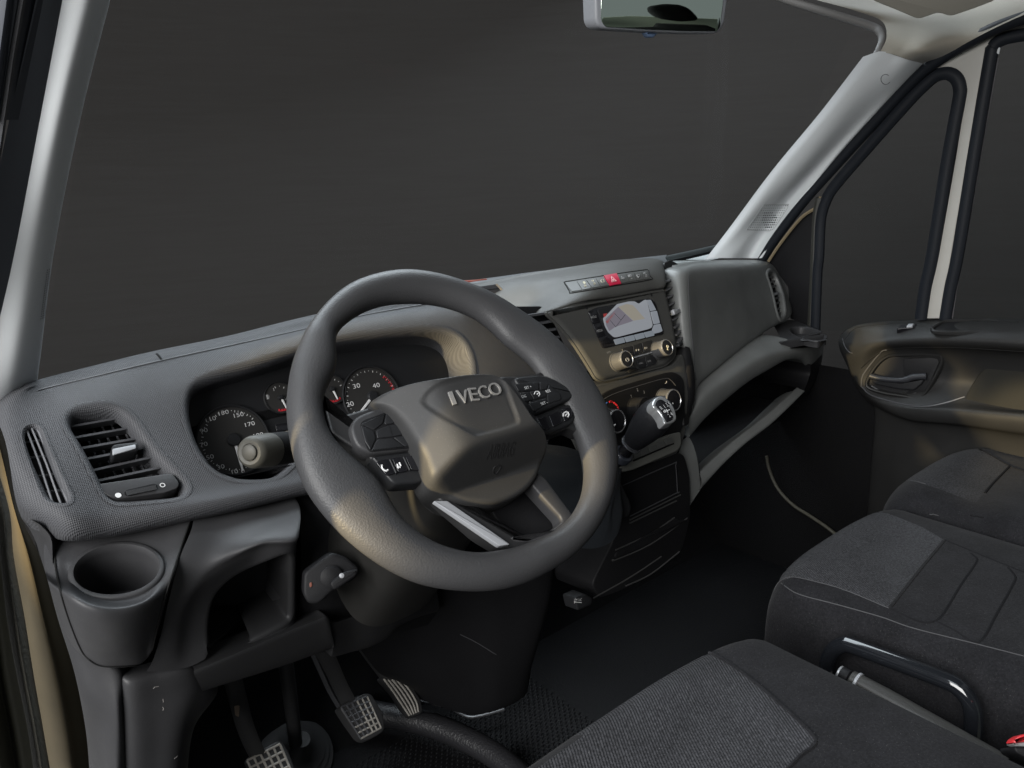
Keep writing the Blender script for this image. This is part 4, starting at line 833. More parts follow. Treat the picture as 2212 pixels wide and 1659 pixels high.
# windscreen edge strip and rubber seal of the door opening
ws = [q(s, Y=y) for s, y in [((520, -70), .26), ((690, 0), .215), ((980, 90), .14), ((1225, 168), .075), ((1285, 205), .055), ((1303, 250), .045), ((1285, 310), .043), ((1240, 385), .055), ((1000, 695), .138), ((680, 1075), .258), ((300, 1580), .44)]]
top(obj('windscreen_trim', *tube(cr(np.array(ws), 6), [.012]*36+[.0035]*25 if False else .0085, 10), mat('grey windscreen trim', (.16, .155, .15), .6)), 'grey rubber edging round the upper corner of the windscreen', 'window edging')
sl_ = [q(s, X=x) for s, x in [((470, 1760), .85), ((545, 1640), .845), ((640, 1500), .84), ((800, 1290), .835), ((1000, 1065), .83), ((1300, 735), .815), ((1500, 520), .80), ((1640, 400), .79), ((1830, 285), .78), ((2030, 180), .77), ((2300, 85), .76)]]
top(obj('door_seal', *tube(cr(np.array(sl_), 6), .0125, 10), RUBBER), 'thick black rubber seal curving round the passenger door opening', 'door seal')
# left pillar
lp = thing('driver_pillar', 'pale grey pillar trim at the left edge beside the windscreen', 'pillar trim', (-.85, .36, .88))
rR = P((249, -60), (237, 0), (172, 259), (114, 553), (79, 828), (55, 930)); rL = P((147, -60), (136, 0), (83, 259), (27, 553), (-22, 760), (-60, 930)); rM = P((205, -60), (192, 0), (128, 259), (72, 553), (30, 800), (-5, 930)); rQ = P((235, -60), (222, 0), (158, 259), (102, 553), (64, 824), (35, 930))
ln = net(rowY(rL, [.03, .05, .13, .22, .30, .33]), rowY(rM, [.025, .045, .125, .225, .315, .35]), rowY(rQ, [.04, .06, .14, .24, .35, .385]), rowY(rR, [.06, .08, .16, .26, .38, .42]))
ln = [[p+np.array([-.02, -.005, 0]) for p in ln[0]]]+ln+[[p+np.array([-.01, .04, 0]) for p in ln[-1]]]
SLP = Skin(ln, 10, 8); SLP.build('trim_panel', TRIM, lp)
gp = [(95+ (k % 3)*5+(640-v)*.17*1, v) for k, v in enumerate(range(560, 690, 4))]
gp = []
for v in range(580, 690, 5):
    for i in range(3): gp.append((110-(v-580)*.135-i*4.2, v+i*1.5))
dots(SLP, gp, .0010, GD, 'speaker_grille', lp)
sn = net(rowY(P((95, -80), (20, 259), (-40, 553), (-90, 800)), [-.10, -.06, .0, .06]), rowY(P((120, -80), (52, 259), (-5, 553), (-55, 800)), [-.07, -.02, .06, .12]), rowY(P((150, -80), (86, 259), (30, 553), (-18, 760)), [-.05, .05, .13, .2]))
BLUEBLK = mat('blue black rubber', (.028, .032, .042), .6, .4)
ds = thing('driver_door_seal', 'dark door seal strip at the far left edge of the picture', 'door seal', (-.9, 0, 1.0))
Skin(sn, 6, 6).build('seal_strip', BLUEBLK, ds)
s2 = net(rowY(P((-60, -80), (-120, 259)), [-.10, -.06]), rowY(P((25, -80), (-20, 259)), [-.13, -.09]), rowY(P((60, -80), (8, 259)), [-.11, -.07]), rowY(P((110, -80), (40, 259)), [-.09, -.05])); Skin(s2, 6, 6).build('door_frame', BLUEBLK, ds)
obj('seal_edge', *tube(np.array([at(u, v, Y=y) for u, v, y in [(57, -80, -.12), (47, 0, -.115), (25, 130, -.10), (6, 259, -.085), (-12, 380, -.07)]]), .0022, 6), SLAT, ds)
# sill bands by the driver's door
sill = thing('door_sill', 'sun-tinted and grey sill strips with textured rubber beside the cup holder', 'door sill', (-.9, -.05, .3))
La = B((-420, -900), (-300, -500), (-120, -20), (-80, 300), (-60, 700), (-20, 1050), (50, 1420), (105, 1740)); Lb = B((-380, -900), (-270, -500), (-90, -20), (-50, 300), (-20, 700), (20, 1050), (90, 1420), (145, 1740)); Lc = B((-330, -900), (-200, -500), (-30, -20), (0, 300), (45, 700), (105, 1050), (180, 1420), (225, 1740)); Ld = B((-280, -900), (-100, -500), (55, -20), (88, 300), (160, 700), (215, 1050), (280, 1420), (335, 1740)); Le = B((-230, -900), (15, -500), (112, -20), (265, 320), (372, 700), (480, 1050), (552, 1420), (580, 1740))
n1 = net(rowY(La, -.10), rowY(Lb, -.115), rowY(Lc, -.115)); n1 = [[p+np.array([-.01, -.05, 0]) for p in n1[0]]]+n1; Skin(n1, 8, 8).build('outer_band', mat('grey green sill paint', (.11, .105, .08), .5), sill)
n2 = net(rowY(Lc, -.10), rowY([((a+c)/2, (b+d)/2) for (a, b), (c, d) in zip(Lc, Ld)], -.130), rowY(Ld, -.10)); Skin(n2, 8, 8).build('rubber_band', RUBB_G, sill)
n3 = net(rowY(Ld, -.058), rowY([((a+c)/2, (b+d)/2) for (a, b), (c, d) in zip(Ld, Le)], -.090), rowY(Le, -.075)); Skin(n3, 8, 8).build('sunlit_band', SILL_SUN, sill)
# mirror
FM = Frame(at(1430, 30, Y=-.05), n=_nrm(np.array([-.29, -.95, -.13])), ex=(1, -.3, 0))
mir = thing('rear_view_mirror', 'grey framed rear view mirror hanging at the top of the windscreen', 'mirror', FM.o)
body = Mv((335, -120), (345, 260), (380, 335), (450, 372), (960, 405), (1400, 425), (1890, 430), (1945, 405), (2010, 290), (2065, -120))
obj('mirror_housing', *plate(fillet(FM.pts(body), .006), FM.n, .002, .004, back=.03), mat('mirror housing grey', (.22, .23, .25), .45), mir)
obj('mirror_glass', *plate(fillet(FM.pts(Mv((425, -120), (422, 270), (475, 345), (960, 378), (1500, 400), (1910, 402), (1950, 350), (1990, 30), (2000, -120)), .0022), .004), FM.n, .0008, .0004), MIRR, mir)
obj('anti_dazzle_tab', *plate(fillet(FM.pts(Mv((980, 415), (1140, 425), (1090, 485), (1030, 485)), -.004), .003), FM.n, .004, .002, back=.008), mat('blue grey tab', (.06, .09, .15), .45), mir)
up = FM.w(.0, .10, -.03); obj('mirror_stem', *tube(np.array([FM.w(0, .02, -.03), FM.w(0, .08, -.05), FM.w(.0, .14, -.02)]), .008, 10), PL_D, mir)
# cowl, wiper and bonnet just beyond the glass
cw = thing('wiper', 'dark wiper arm and blade lying at the bottom of the windscreen', 'wiper', (.5, .6, .9))
wp = [at(u, v, Y=y) for u, v, y in [(1290, 594, .62), (1370, 574, .60), (1450, 556, .58), (1510, 543, .56), (1548, 534, .55)]]
obj('blade', *tube(np.array(wp), .0075, 8, squash=(1, .6)), mat('wiper rubber', (.05, .058, .06), .5), cw)
obj('arm', *tube(np.array([p+np.array([0, .012, -.012]) for p in wp]), .006, 8), PL_D, cw)
cn = net(rowY(Ov((-250, 520), (0, 480), (170, 445), (700, 372), (1400, 278), (2212, 190))+D((900, 130), (1200, 95)), .55), rowY(Ov((-250, 600), (0, 555), (170, 525), (700, 450), (1400, 340), (2212, 230))+D((900, 150), (1200, 130)), .50)); cn = cn+[[p+np.array([0, -.06, -.04]) for p in cn[-1]]]
top(Skin(cn, 6, 4).build('scuttle_panel', mat('dark scuttle plastic', (.085, .09, .095), .5, vary=.2)), 'dark scuttle strip along the foot of the windscreen', 'scuttle panel')
br = net(rowY(D((1130, 132), (1300, 105), (1440, 82), (1600, 40)), .62), rowY(D((1130, 160), (1300, 150), (1440, 140), (1560, 110)), .55)); top(Skin(br, 4, 4).build('bonnet_edge', BUMPER), 'pale bonnet corner seen past the foot of the passenger pillar', 'bonnet')
ore = [at(u, v, Y=.52) for u, v in Ov((-300, 590), (0, 500), (180, 500), (420, 440))]; top(obj('cowl_reflector', *tube(np.array(ore), [.003, .006, .007, .003], 8, squash=(1, .5)), ORANGE), 'dull orange red strip above the wheel rim at the scuttle', 'reflector strip')
# windscreen pane
wsn = net(rowY(P((237, -40), (900, -60), (1500, -60), (1900, -60)), [.10, .18, .2, .18]), rowY(P((75, 840), (700, 700), (1300, 610), (1600, 575)), [.44, .58, .60, .50]))
top(Skin(wsn, 8, 8).build('windscreen', GLASS), 'clear windscreen pane above the dashboard', 'windscreen')
# ------------------------------------------------------------------ passenger door
FD = Frame((.845, 0, .775), ex=(0, -1, 0), n=(-1, 0, -.068))
door = thing('passenger_door', 'passenger door with quarter window, black armrest and inner handle', 'door', (.85, -.2, .5))
fr = E((1450, 600), (1520, 520), (1700, 380), (1900, 270), (2100, 190), (2420, 100), (2420, 190), (2212, 212), (2060, 245), (1990, 290), (1968, 340), (1745, 1655))+G((1715, 200), (1680, 400), (1590, 400), (1620, 200))+E((1665, 1655), (1780, 1000), (1835, 640), (1832, 550), (1795, 475), (1720, 437), (1640, 452), (1560, 520), (1480, 610))
obj('door_frame', *plate(FD.pts(fr, .0), FD.n, .004, .002, back=.03), PAINT, door)
def band(name, path, w, h, m, parent, hh=.012):
    obj(name, *tube(cr(FD.pts(path, h), 5), w, 10, up=FD.n, squash=(1.1, 1)), m, parent)
qo = G((868, 485), (874, 300), (882, 100))+E((893, 1640), (903, 1420), (935, 1300), (1000, 1190), (1250, 900), (1480, 640), (1590, 530), (1650, 485), (1725, 472), (1780, 505), (1802, 570), (1795, 650), (1720, 1050), (1625, 1640))+G((1580, 200), (1550, 405))
obj('quarter_window_rubber', *tube(cr(FD.pts(qo, .004), 5), .0135, 10, up=FD.n, squash=(.8, 1)), RUBBER, door)
wo = E((2600, 160), (2350, 205), (2180, 228), (2070, 255), (2015, 300), (1995, 380), (1890, 1000), (1785, 1640))+G((1740, 200), (1705, 410))
obj('window_rubber', *tube(cr(FD.pts(wo, .004), 5), .0125, 10, up=FD.n, squash=(.8, 1)), RUBBER, door)
obj('window_channel', *tube(cr(FD.pts(E((2040, 370), (1935, 950), (1860, 1400), (1815, 1640))+G((1775, 200), (1745, 400)), -.006), 4), .0035, 6), mat('channel grey', (.16, .15, .16), .5), door)
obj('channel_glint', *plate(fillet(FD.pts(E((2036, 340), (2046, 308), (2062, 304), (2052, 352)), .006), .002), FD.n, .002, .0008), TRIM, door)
slp = E((900, 1270), (880, 1400), (868, 1660))+G((860, 200), (845, 470)); obj('sail_post', *tube(cr(FD.pts(slp, .002), 4), .011, 8, up=FD.n), mat('olive black rubber', (.03, .03, .026), .5), door)
obj('frame_edge', *tube(cr(FD.pts(E((905, 1265), (880, 1330), (780, 1400), (650, 1560), (570, 1680)), .004), 4), .0042, 6), mat('frame edge with gold light', (.20, .16, .10), .4), door)  # bronze tone paints in the gold light along this edge
obj('front_frame', *tube(cr(FD.pts(E((1560, 560), (1400, 735), (1100, 1060), (960, 1250)), .0), 4), .010, 8, up=FD.n), mat('blue black frame', (.02, .025, .034), .45), door)
sail = E((560, 1680), (650, 1545), (780, 1400), (870, 1330), (880, 1660))+G((880, 200), (870, 470), (800, 440), (715, 400), (700, 200), (600, 60))
obj('sail_panel', *plate(FD.pts(sail, -.012), FD.n, .004, .001, back=.004), PL_D, door)
qg = E((930, 1290), (1170, 1040), (1600, 545), (1680, 495), (1750, 510), (1780, 570), (1700, 1050), (1600, 1655))+G((1520, 405), (1080, 480), (885, 480), (900, 0))
obj('quarter_window_pane', *plate(FD.pts(qg, -.008), FD.n, .002, .0005), GLASS, door)
dg = E((2030, 290), (2212, 225), (2500, 180), (2500, 1655))+G((2500, 420), (1730, 420), (1800, 0)); obj('window_pane', *plate(FD.pts(dg, -.008), FD.n, .002, .0005), GLASS, door)
# door trim
xs = lambda L, x: [at(*p, X=v) for p, v in zip(G(*L), x if hasattr(x, '__len__') else [x]*len(L))]
rows = [xs([(1040, 505), (1085, 468), (1200, 432), (1500, 412), (1800, 403), (2212, 405), (2600, 420)], .862),
        xs([(1030, 530), (1090, 500), (1210, 462), (1500, 440), (1800, 432), (2212, 440), (2600, 450)], [.845, .835, .825, .82, .815, .81, .81]),
        xs([(1024, 555), (1120, 562), (1250, 530), (1500, 505), (1800, 500), (2212, 510), (2600, 525)], [.832, .80, .79, .785, .782, .78, .78]),
        xs([(1035, 610), (1140, 630), (1270, 580), (1500, 562), (1800, 565), (2212, 590), (2600, 610)], [.828, .79, .782, .778, .776, .775, .775]),
        xs([(1065, 680), (1160, 730), (1300, 640), (1500, 625), (1800, 640), (2212, 660), (2600, 680)], [.83, .802, .808, .81, .815, .82, .82]),
        xs([(1100, 760), (1170, 830), (1330, 800), (1520, 780), (1800, 800), (2212, 830), (2600, 850)], [.832, .806, .822, .825, .83, .835, .835]),
        xs([(1130, 830), (1230, 900), (1400, 935), (1560, 945), (1800, 930), (2212, 985), (2600, 1010)], [.832, .80, .795, .795, .805, .815, .815]),
        xs([(1160, 880), (1270, 945), (1430, 985), (1580, 990), (1800, 995), (2212, 1020), (2600, 1040)], [.83, .795, .785, .78, .775, .772, .77]),
        xs([(1200, 930), (1330, 1000), (1480, 1050), (1650, 1065), (1830, 1080), (2212, 1130), (2600, 1160)], [.835, .80, .79, .785, .78, .775, .775]),
        xs([(1260, 1000), (1380, 1070), (1520, 1120), (1700, 1140), (1850, 1160), (2212, 1220), (2600, 1260)], [.845, .83, .825, .82, .82, .815, .81])]
bot = [p+np.array([.02, 0, -.35]) for p in rows[-1]]
rows = [[p+np.array([.02, 0, -.02]) for p in rows[0]]]+rows+[[p*.5+b*.5 for p, b in zip(rows[-1], bot)], bot]
rows = [[r[0]+np.array([.025, .01, 0])]+r for r in rows]
DOORP = mat('door trim plastic', (.018, .018, .018), .5, .2, bump=GR, vary=.12, rvar=.07)
SD = Skin(rows, 12, 8); SD.build('door_trim', DOORP, door)
def dseam(L, r=.0012, m=GAP, name='seam', lift=0, closed=False):
    Pn, Nn = SD.trace(resample(cr(G(*L), 6, closed), len(L)*6, closed)); Pn = Pn+Nn*lift
    return obj(name, *tube(Pn, r, 6, closed=closed), m, door)
dseam([(1045, 530), (1060, 580), (1090, 618), (1110, 625)], .0012, SLAT, 'armrest_edge')
dseam([(1060, 540), (1120, 470), (1250, 445), (1500, 428), (1800, 418), (2180, 425)], .0011, GAP)
dseam([(1165, 722), (1230, 660), (1330, 605), (1500, 590), (1800, 590), (2212, 615)], .0014, GAP)
dseam([(1165, 840), (1180, 760), (1290, 620), (1330, 605)], .0016, SLAT, 'recess_edge')
dseam([(1170, 840), (1230, 895), (1400, 945), (1560, 968), (1700, 945), (1830, 905)], .0018, SLAT, 'recess_edge')
# handle bowl and lever
hw_ = [(1200, 840), (1215, 770), (1270, 690), (1330, 645), (1400, 635), (1650, 632), (1685, 655), (1680, 700), (1640, 780), (1580, 880), (1530, 915), (1450, 905), (1300, 880)]
Pn, Nn = SD.trace(resample(cr(G(*hw_), 5, True), 60)); Nn = _nrm(blur_closed(Nn, 30)); FH = Frame(Pn.mean(0), ex=(0, -1, 0), n=_nrm(Nn.mean(0)))
Pf = FH.pts(resample(cr(G(*hw_), 5, True), 60), .006)
mb = MB(); mb.add(*lip(Pf, FH.n, [(.004, -.012), (.003, 0), (.0, .003), (-.003, .002), (-.005, -.004), (-.006, -.012)])); hb_ = mb.build('handle_bowl', DOORP, door)
obj('bowl_floor', Pf-FH.n*.008, [tuple(range(60))], PL_D, hb_, smooth=False)
obj('handle_pad', *plate(fillet(FH.pts(G((1440, 660), (1650, 650), (1670, 680), (1590, 860), (1520, 890), (1450, 880), (1590, 790), (1590, 775), (1440, 765)), .0), .004), FH.n, .003, .001), PL_D, hb_)
lv = FH.pts(G((1222, 772), (1300, 790), (1430, 798), (1500, 778), (1585, 772)), .018); obj('handle_lever', *tube(cr(lv, 5), [.006]*11+[.0075]*10, 10, squash=(1, .8)), mat('lever black', (.025, .026, .03), .38, .3), hb_)
obj('lever_blade', *plate(fillet(FH.pts(G((1230, 785), (1430, 810), (1580, 782), (1560, 820), (1510, 860), (1400, 850), (1250, 820)), .006), .004), FH.n, .008, .003), SATIN, hb_)
obj('bowl_screw', *lathe(FH.px(*G((1398, 740))[0], h=-.006), FH.n, [(0, .0075), (.003, .0075), (.004, .005), (.002, .004), (.002, .0001)], 18), SATIN, hb_)
obj('bowl_edge', *tube(cr(FH.pts(G((1230, 835), (1300, 870), (1440, 895), (1520, 880)), .002), 4), .0016, 6), SLAT, hb_)
# insert pad, tray, window switch
ip = G((1838, 905), (1870, 840), (1930, 750), (2000, 690), (2080, 665), (2250, 668), (2600, 700), (2600, 1010), (2212, 1003), (2000, 995), (1880, 970), (1845, 935))
FI2 = Frame(SD.trace(G((2000, 850)))[0][0], ex=(0, -1, 0), n=_nrm(SD.trace(G((2000, 850)))[1][0]))
obj('door_insert', *plate(fillet(FI2.pts(ip, .008), .01), FI2.n, .004, .004, back=.012), mat('olive door insert', (.020, .0195, .017), .8, .1, vary=.1), door)
FT = Frame(at(*G((1850, 450))[0], X=.815), ex=(0, -1, 0), n=(-.35, 0, .94))
tr = G((1632, 478), (1660, 435), (1720, 414), (1850, 410), (2000, 412), (2090, 440), (2125, 468), (2090, 480), (1850, 484)); Pt = FT.pts(resample(cr(tr, 5, True), 50), .006)
mb = MB(); mb.add(*lip(Pt, FT.n, [(.005, -.006), (.004, .0), (.001, .002), (-.002, .001), (-.003, -.004)])); tro = mb.build('armrest_tray', DOORP, door); obj('tray_floor', Pt-FT.n*.003, [tuple(range(50))], PL_D, tro, smooth=False)
FS2 = Frame(at(*G((1460, 458))[0], X=.81), ex=(0, -1, 0), n=(-.35, 0, .94))
wsw = obj('window_switch', *plate(fillet(FS2.pts(G((1390, 474), (1420, 448), (1525, 440), (1505, 466)), .004), .003), FS2.n, .002, .001, back=.01), GLOSS, door); obj('switch_rocker', *plate(fillet(FS2.pts(G((1455, 462), (1468, 445), (1505, 442), (1495, 460)), .006), .002), FS2.n, .004, .0015), SILVER_P, wsw)
# ------------------------------------------------------------------ seats
def cushion(xc, hw, yf, yb, zt, h, dish=.012, crown=.0, n=72, k=5.0, lift=0.0, corner=.05):
    """rounded cushion, cross-sections across X"""
    R = []; a = np.linspace(0, 2*math.pi, n, endpoint=False); c, s = np.cos(a), np.sin(a)
    X = np.sign(c)*np.abs(c)**(2/k); Zz = np.sign(s)*np.abs(s)**(2/k)
    L = yf-yb
    for t in np.concatenate([[0, .002, .006, .012, .022, .034, .05, .07], np.linspace(.085, 1, 70)]):
        u = min(1, t*L/corner); e = math.sqrt(max(0, 1-(1-u)**2)); ww = hw*(1-.10*(1-e)**1) if u < 1 else hw
        hh = h*(.30+.70*e); y = yf-t*L
        bow = -.03*np.abs(X)**3*(1-min(1, t*3)) 
        z = zt-h+hh*Zz*1.0+np.where(Zz > 0, -dish*(1-X**2)*min(1, t*6), 0)+lift*t
        R.append(np.stack([xc+ww*X, y+bow, z], -1))
    return rings(R, True, True, True)
class Shell:
    def __init__(s, V, F): s.V, s.F = np.array(V), [f for f in F if len(f) == 4]; s.caps = [f for f in F if len(f) != 4]; s.bvh = BVHTree.FromPolygons([tuple(v) for v in s.V], s.F)
    trace = Skin.trace
    def split(s, polys):
        """face sets by picture outline; the last set is the rest"""
        Fa = np.array(s.F); c = s.V[Fa].mean(1); px = proj(c); used = np.zeros(len(Fa), bool); out = []
        nr = np.cross(s.V[Fa[:, 1]]-s.V[Fa[:, 0]], s.V[Fa[:, 2]]-s.V[Fa[:, 0]])
        up = np.array([not (s.bvh.ray_cast(Vector(CAM), Vector(p-CAM))[0] is not None and np.linalg.norm(np.array(s.bvh.ray_cast(Vector(CAM), Vector(p-CAM))[0])-p) > .02) for p in c])
        for q in polys:
            m = inpoly(px, q) & up & ~used; used |= m; out.append(Fa[m])
            vi = np.zeros(len(s.V), bool); vi[Fa[m].ravel()] = True; vo = np.zeros(len(s.V), bool); vo[Fa[~m].ravel()] = True
            dense = resample(s.trace(resample(np.array(q), 200))[0], 1500)
            for i in np.nonzero(vi & vo)[0]:
                d = ((dense-s.V[i])**2).sum(1); k = np.argmin(d)
                if d[k] < .012**2: s.V[i] = dense[k]
        out.append(Fa[~used]); return out
    def part(s, Fa, name, m, parent, caps=False):
        used = np.unique(Fa); mp = -np.ones(len(s.V), int); mp[used] = np.arange(len(used)); Fs = [tuple(mp[list(f)]) for f in Fa]
        if caps: Fs += [tuple(mp[list(f)]) for f in s.caps if (mp[list(f)] >= 0).all()]
        return obj(name, s.V[used], Fs, m, parent)
def sseam(S, L, r, m, name, parent, lift=0.0, view=Hv):
    Pn, Nn = S.trace(resample(cr(view(*L), 6), len(L)*7, False)); return obj(name, *tube(Pn+Nn*lift, r, 6), m, parent)
def densify(V, F, n=1): return V, F
# driver's seat
ds_ = thing('driver_seat', 'black and grey twill driver seat cushion in the near foreground', 'seat', (-.45, -.5, .0))
Sd = Shell(*cushion(-.45, .335, -.20, -.85, .500, .09, .012, n=260, k=8))
ins = Hv((-900, 1500), (-300, 1150), (0, 985), (60, 940), (140, 912), (250, 948), (350, 1010), (450, 1085), (580, 1195), (700, 1300), (800, 1400), (872, 1482), (790, 1570), (690, 1665), (600, 1900), (-900, 1900))
fi, rest = Sd.split([ins]); Sd.part(fi, 'cushion_insert', FAB_T, ds_); Sd.part(rest, 'cushion', FAB, ds_, True)
sseam(Sd, [(30, 955), (140, 912), (250, 948), (450, 1085), (700, 1300), (872, 1482), (780, 1575), (690, 1665)], .0022, FAB, 'seam_welt', ds_, .0004)
obj('seat_base', *plate(fillet(np.array([[-.70, -.26, .12], [-.20, -.26, .12], [-.20, -.85, .12], [-.70, -.85, .12]]), .03), np.array([0, 0, 1.0]), .26, .01, back=.12), PL_D, ds_)
def back(xc, hw, y, z0, z1, m, parent, head=True):
    R = []; a = np.linspace(0, 2*math.pi, 36, endpoint=False); c, s = np.cos(a), np.sin(a); X = np.sign(c)*np.abs(c)**.5; Yy = np.sign(s)*np.abs(s)**.5
    for t in np.linspace(0, 1, 14):
        e = math.sqrt(max(0, 1-max(0, (t-.85)/.15)**2)); R.append(np.stack([xc+hw*(1-.15*t)*(.75+.25*e)*X, y-.16*t+.07*(.3+.7*e)*Yy, np.full(36, z0+(z1-z0)*t)], -1))
    obj('backrest', *rings(R, True, True, True), m, parent)
    if head:
        R = []
        for t in np.linspace(0, 1, 12):
            e = math.sqrt(max(0.02, 1-(2*t-1)**4)); R.append(np.stack([xc+hw*.55*e*X, y-.17+.05*e*Yy, np.full(36, z1+.03+.20*t)], -1))
        obj('headrest', *rings(R, True, True, True), m, parent)
back(-.45, .28, -.86, .42, 1.04, FAB, ds_)
# passenger bench
pb = thing('passenger_bench', 'black two-place passenger bench with grey twill front panels', 'bench seat', (.42, -.5, .0))
Si = Shell(*cushion(.222, .218, -.150, -.85, .505, .135, .006, n=240, k=6, corner=.06))
ipan = Hv((650, 452), (740, 430), (900, 468), (1060, 515), (1345, 632), (1520, 410), (1700, 192), (1560, 110), (1400, 45), (1290, 5), (1150, -10), (1000, 40), (700, 300), (600, 470))
fi, rest = Si.split([ipan]); Si.part(fi, 'front_panel', FAB_T, pb); Si.part(rest, 'inner_cushion', FAB, pb, True)
sseam(Si, [(605, 515), (640, 460), (720, 430), (900, 468), (1060, 515), (1345, 632)], .0008, STITCH, 'stitching', pb)
sseam(Si, [(650, 470), (760, 540), (1000, 605), (1300, 690), (1500, 760), (1900, 860), (2212, 940)], .0009, STITCH, 'side_piping', pb)
sseam(Si, [(1345, 632), (1520, 410), (1700, 192)], .0032, FAB, 'seam', pb, -.001)
GRV = mat('seat groove', (.010, .010, .011), .95, .1)
for L in ([(1345, 632), (1450, 680), (1560, 722), (1640, 712), (1700, 655), (1800, 490), (1900, 345), (1905, 310), (1870, 280)], [(1640, 712), (1760, 770), (1920, 848), (2040, 660), (2150, 460), (2150, 420), (2110, 370)], [(1700, 192), (1870, 262), (2110, 360), (2212, 400)]): sseam(Si, L, .0024, GRV, 'quilt_groove', pb, -.0012)
So = Shell(*cushion(.652, .216, -.135, -.85, .520, .135, .010, n=240, k=5, corner=.09))
op = G((1345, 1465), (1420, 1440), (1500, 1445), (1700, 1510), (1900, 1590), (2010, 1460), (2120, 1350), (2000, 1280), (1900, 1225), (1800, 1190), (1650, 1215), (1500, 1320), (1380, 1420))
fi, rest = So.split([op]); So.part(fi, 'front_panel', mat('charcoal twill cloth', (.020, .020, .022), .95, .06, bump=[('noise', 420, .6, .0012)], vary=.2, vscale=16, sheen=.04, dust=.2, heather=.45), pb); So.part(rest, 'outer_cushion', FAB, pb, True)
sseam(So, [(1360, 1458), (1420, 1442), (1500, 1446), (1580, 1466)], .0008, STITCH, 'stitching', pb, view=G)
sseam(So, [(1960, 1525), (2010, 1465), (2120, 1352)], .0024, GRV, 'seam', pb, view=G); sseam(So, [(1800, 1190), (1960, 1260), (2120, 1352), (2212, 1385)], .0018, GRV, 'seam', pb, view=G)
obj('bench_base', *plate(fillet(np.array([[.06, -.26, .0], [.82, -.26, .0], [.82, -.85, .0], [.06, -.85, .0]]), .03), np.array([0, 0, 1.0]), .27, .01), PL_D, pb)
back(.222, .20, -.86, .42, 1.10, FAB, pb); back(.652, .20, -.86, .42, 1.04, FAB, pb)
# grab rail, hand brake, buckle between the seats
RAILM = mat('gloss black rail', (.008, .009, .011), .09, .5, coat=.4)
rp = np.array([at(*p, X=-.025) for p in Hv((955, 1200), (948, 1060), (952, 980), (985, 905), (1055, 866), (1120, 878), (1400, 980), (1680, 1085), (1790, 1140), (1865, 1230), (1890, 1350), (1880, 1520))])
top(obj('grab_rail', *tube(cr(rp, 6), .0115, 14), RAILM), 'glossy black tubular rail standing beside the passenger bench', 'rail')
hb2 = thing('hand_brake', 'dark hand brake lever with bright tip between the seats', 'hand brake', (-.07, -.4, .3))
p0, p1_ = at(*Hv((1040, 1055))[0], X=-.075), at(*Hv((1480, 1300))[0], X=-.075); ax = _nrm(p1_-p0)
obj('lever', *lathe(p0, ax, [(.012, .009), (.014, .0125), (.06, .0135), (.2, .0115)], 20), mat('hand brake plastic', (.035, .034, .032), .4), hb2)
obj('lever_tip', *lathe(p0, ax, [(-.002, .006), (-.004, .009), (0, .0105), (.010, .0105), (.012, .008)], 20), PL_D, hb2); obj('tip_ring', *lathe(p0, ax, [(-.0045, .0085), (-.003, .0105), (-.001, .0105), (0, .009)], 20), SILVER, hb2); obj('release_ring', *lathe(p0, ax, [(.020, .0125), (.021, .0142), (.024, .0142), (.025, .0125)], 20), SILVER_P, hb2)
bk = thing('belt_buckle', 'red topped seat belt buckle at the lower right edge', 'belt buckle', at(*Hv((2180, 1500))[0], X=-.09))
FBK = Frame(at(*Hv((2180, 1490))[0], X=-.09), n=_nrm(np.array([-.5, -.5, .7])), ex=(0, -1, .2))
obj('release_button', *plate(fillet(FBK.pts(Hv((2122, 1500), (2135, 1475), (2170, 1452), (2300, 1420), (2300, 1490), (2200, 1492)), 0), .003), FBK.n, .006, .003, back=.01), REDPL, bk)
obj('buckle_edge', *plate(fillet(FBK.pts(Hv((2122, 1505), (2200, 1494), (2300, 1492), (2300, 1530), (2190, 1520), (2150, 1520)), -.003), .002), FBK.n, .004, .001, back=.01), SILVER, bk)
obj('buckle_body', *plate(fillet(FBK.pts(Hv((2135, 1522), (2190, 1522), (2300, 1530), (2300, 1640), (2150, 1560)), -.006), .004), FBK.n, .004, .002, back=.03), PL_D, bk)
# ------------------------------------------------------------------ gear lever
gl = thing('gear_lever', 'black leather gear knob with chrome shift badge and gaiter', 'gear lever', at(*D((900, 1420))[0], Y=.05))
g0 = at(*D((880, 1425))[0], Y=.045); g1 = at(*D((1165, 1088))[0], Y=-.032); gx = _nrm(g1-g0); gl_len = np.linalg.norm(g1-g0)
LEA = mat('gear knob leather', (.016, .0165, .019), .4, .3, bump=[('voronoi', 330, .4, .0010)])
kb = lambda f: f*gl_len
obj('knob', *lathe(g0, gx, [(kb(.36), .012), (kb(.37), .0165), (kb(.40), .0182), (kb(.48), .0208), (kb(.60), .0248), (kb(.74), .0280), (kb(.86), .0284), (kb(.95), .0262), (kb(1.04), .0212), (kb(1.10), .0150), (kb(1.13), .006), (kb(1.135), .0003)], 40), LEA, gl)
obj('knob_collar', *lathe(g0, gx, [(kb(.33), .0165), (kb(.335), .0185), (kb(.345), .0185), (kb(.35), .0172), (kb(.36), .0182), (kb(.37), .0182), (kb(.375), .016)], 36), mat('dark chrome collar', (.16, .165, .18), .25, .5, metal=.6), gl)
obj('shaft', *lathe(g0, gx, [(-.05, .012), (kb(.20), .012), (kb(.36), .011)], 24), GLOSS, gl)
obj('shaft_ring', *lathe(g0, gx, [(kb(.06), .0135), (kb(.07), .0165), (kb(.16), .0175), (kb(.175), .0160), (kb(.18), .012)], 28), mat('grey shaft ring', (.05, .055, .07), .22, .5), gl)
bc = at(*Kv((1465, 1100))[0], Y=-.0)  # badge sits on the crown of the knob
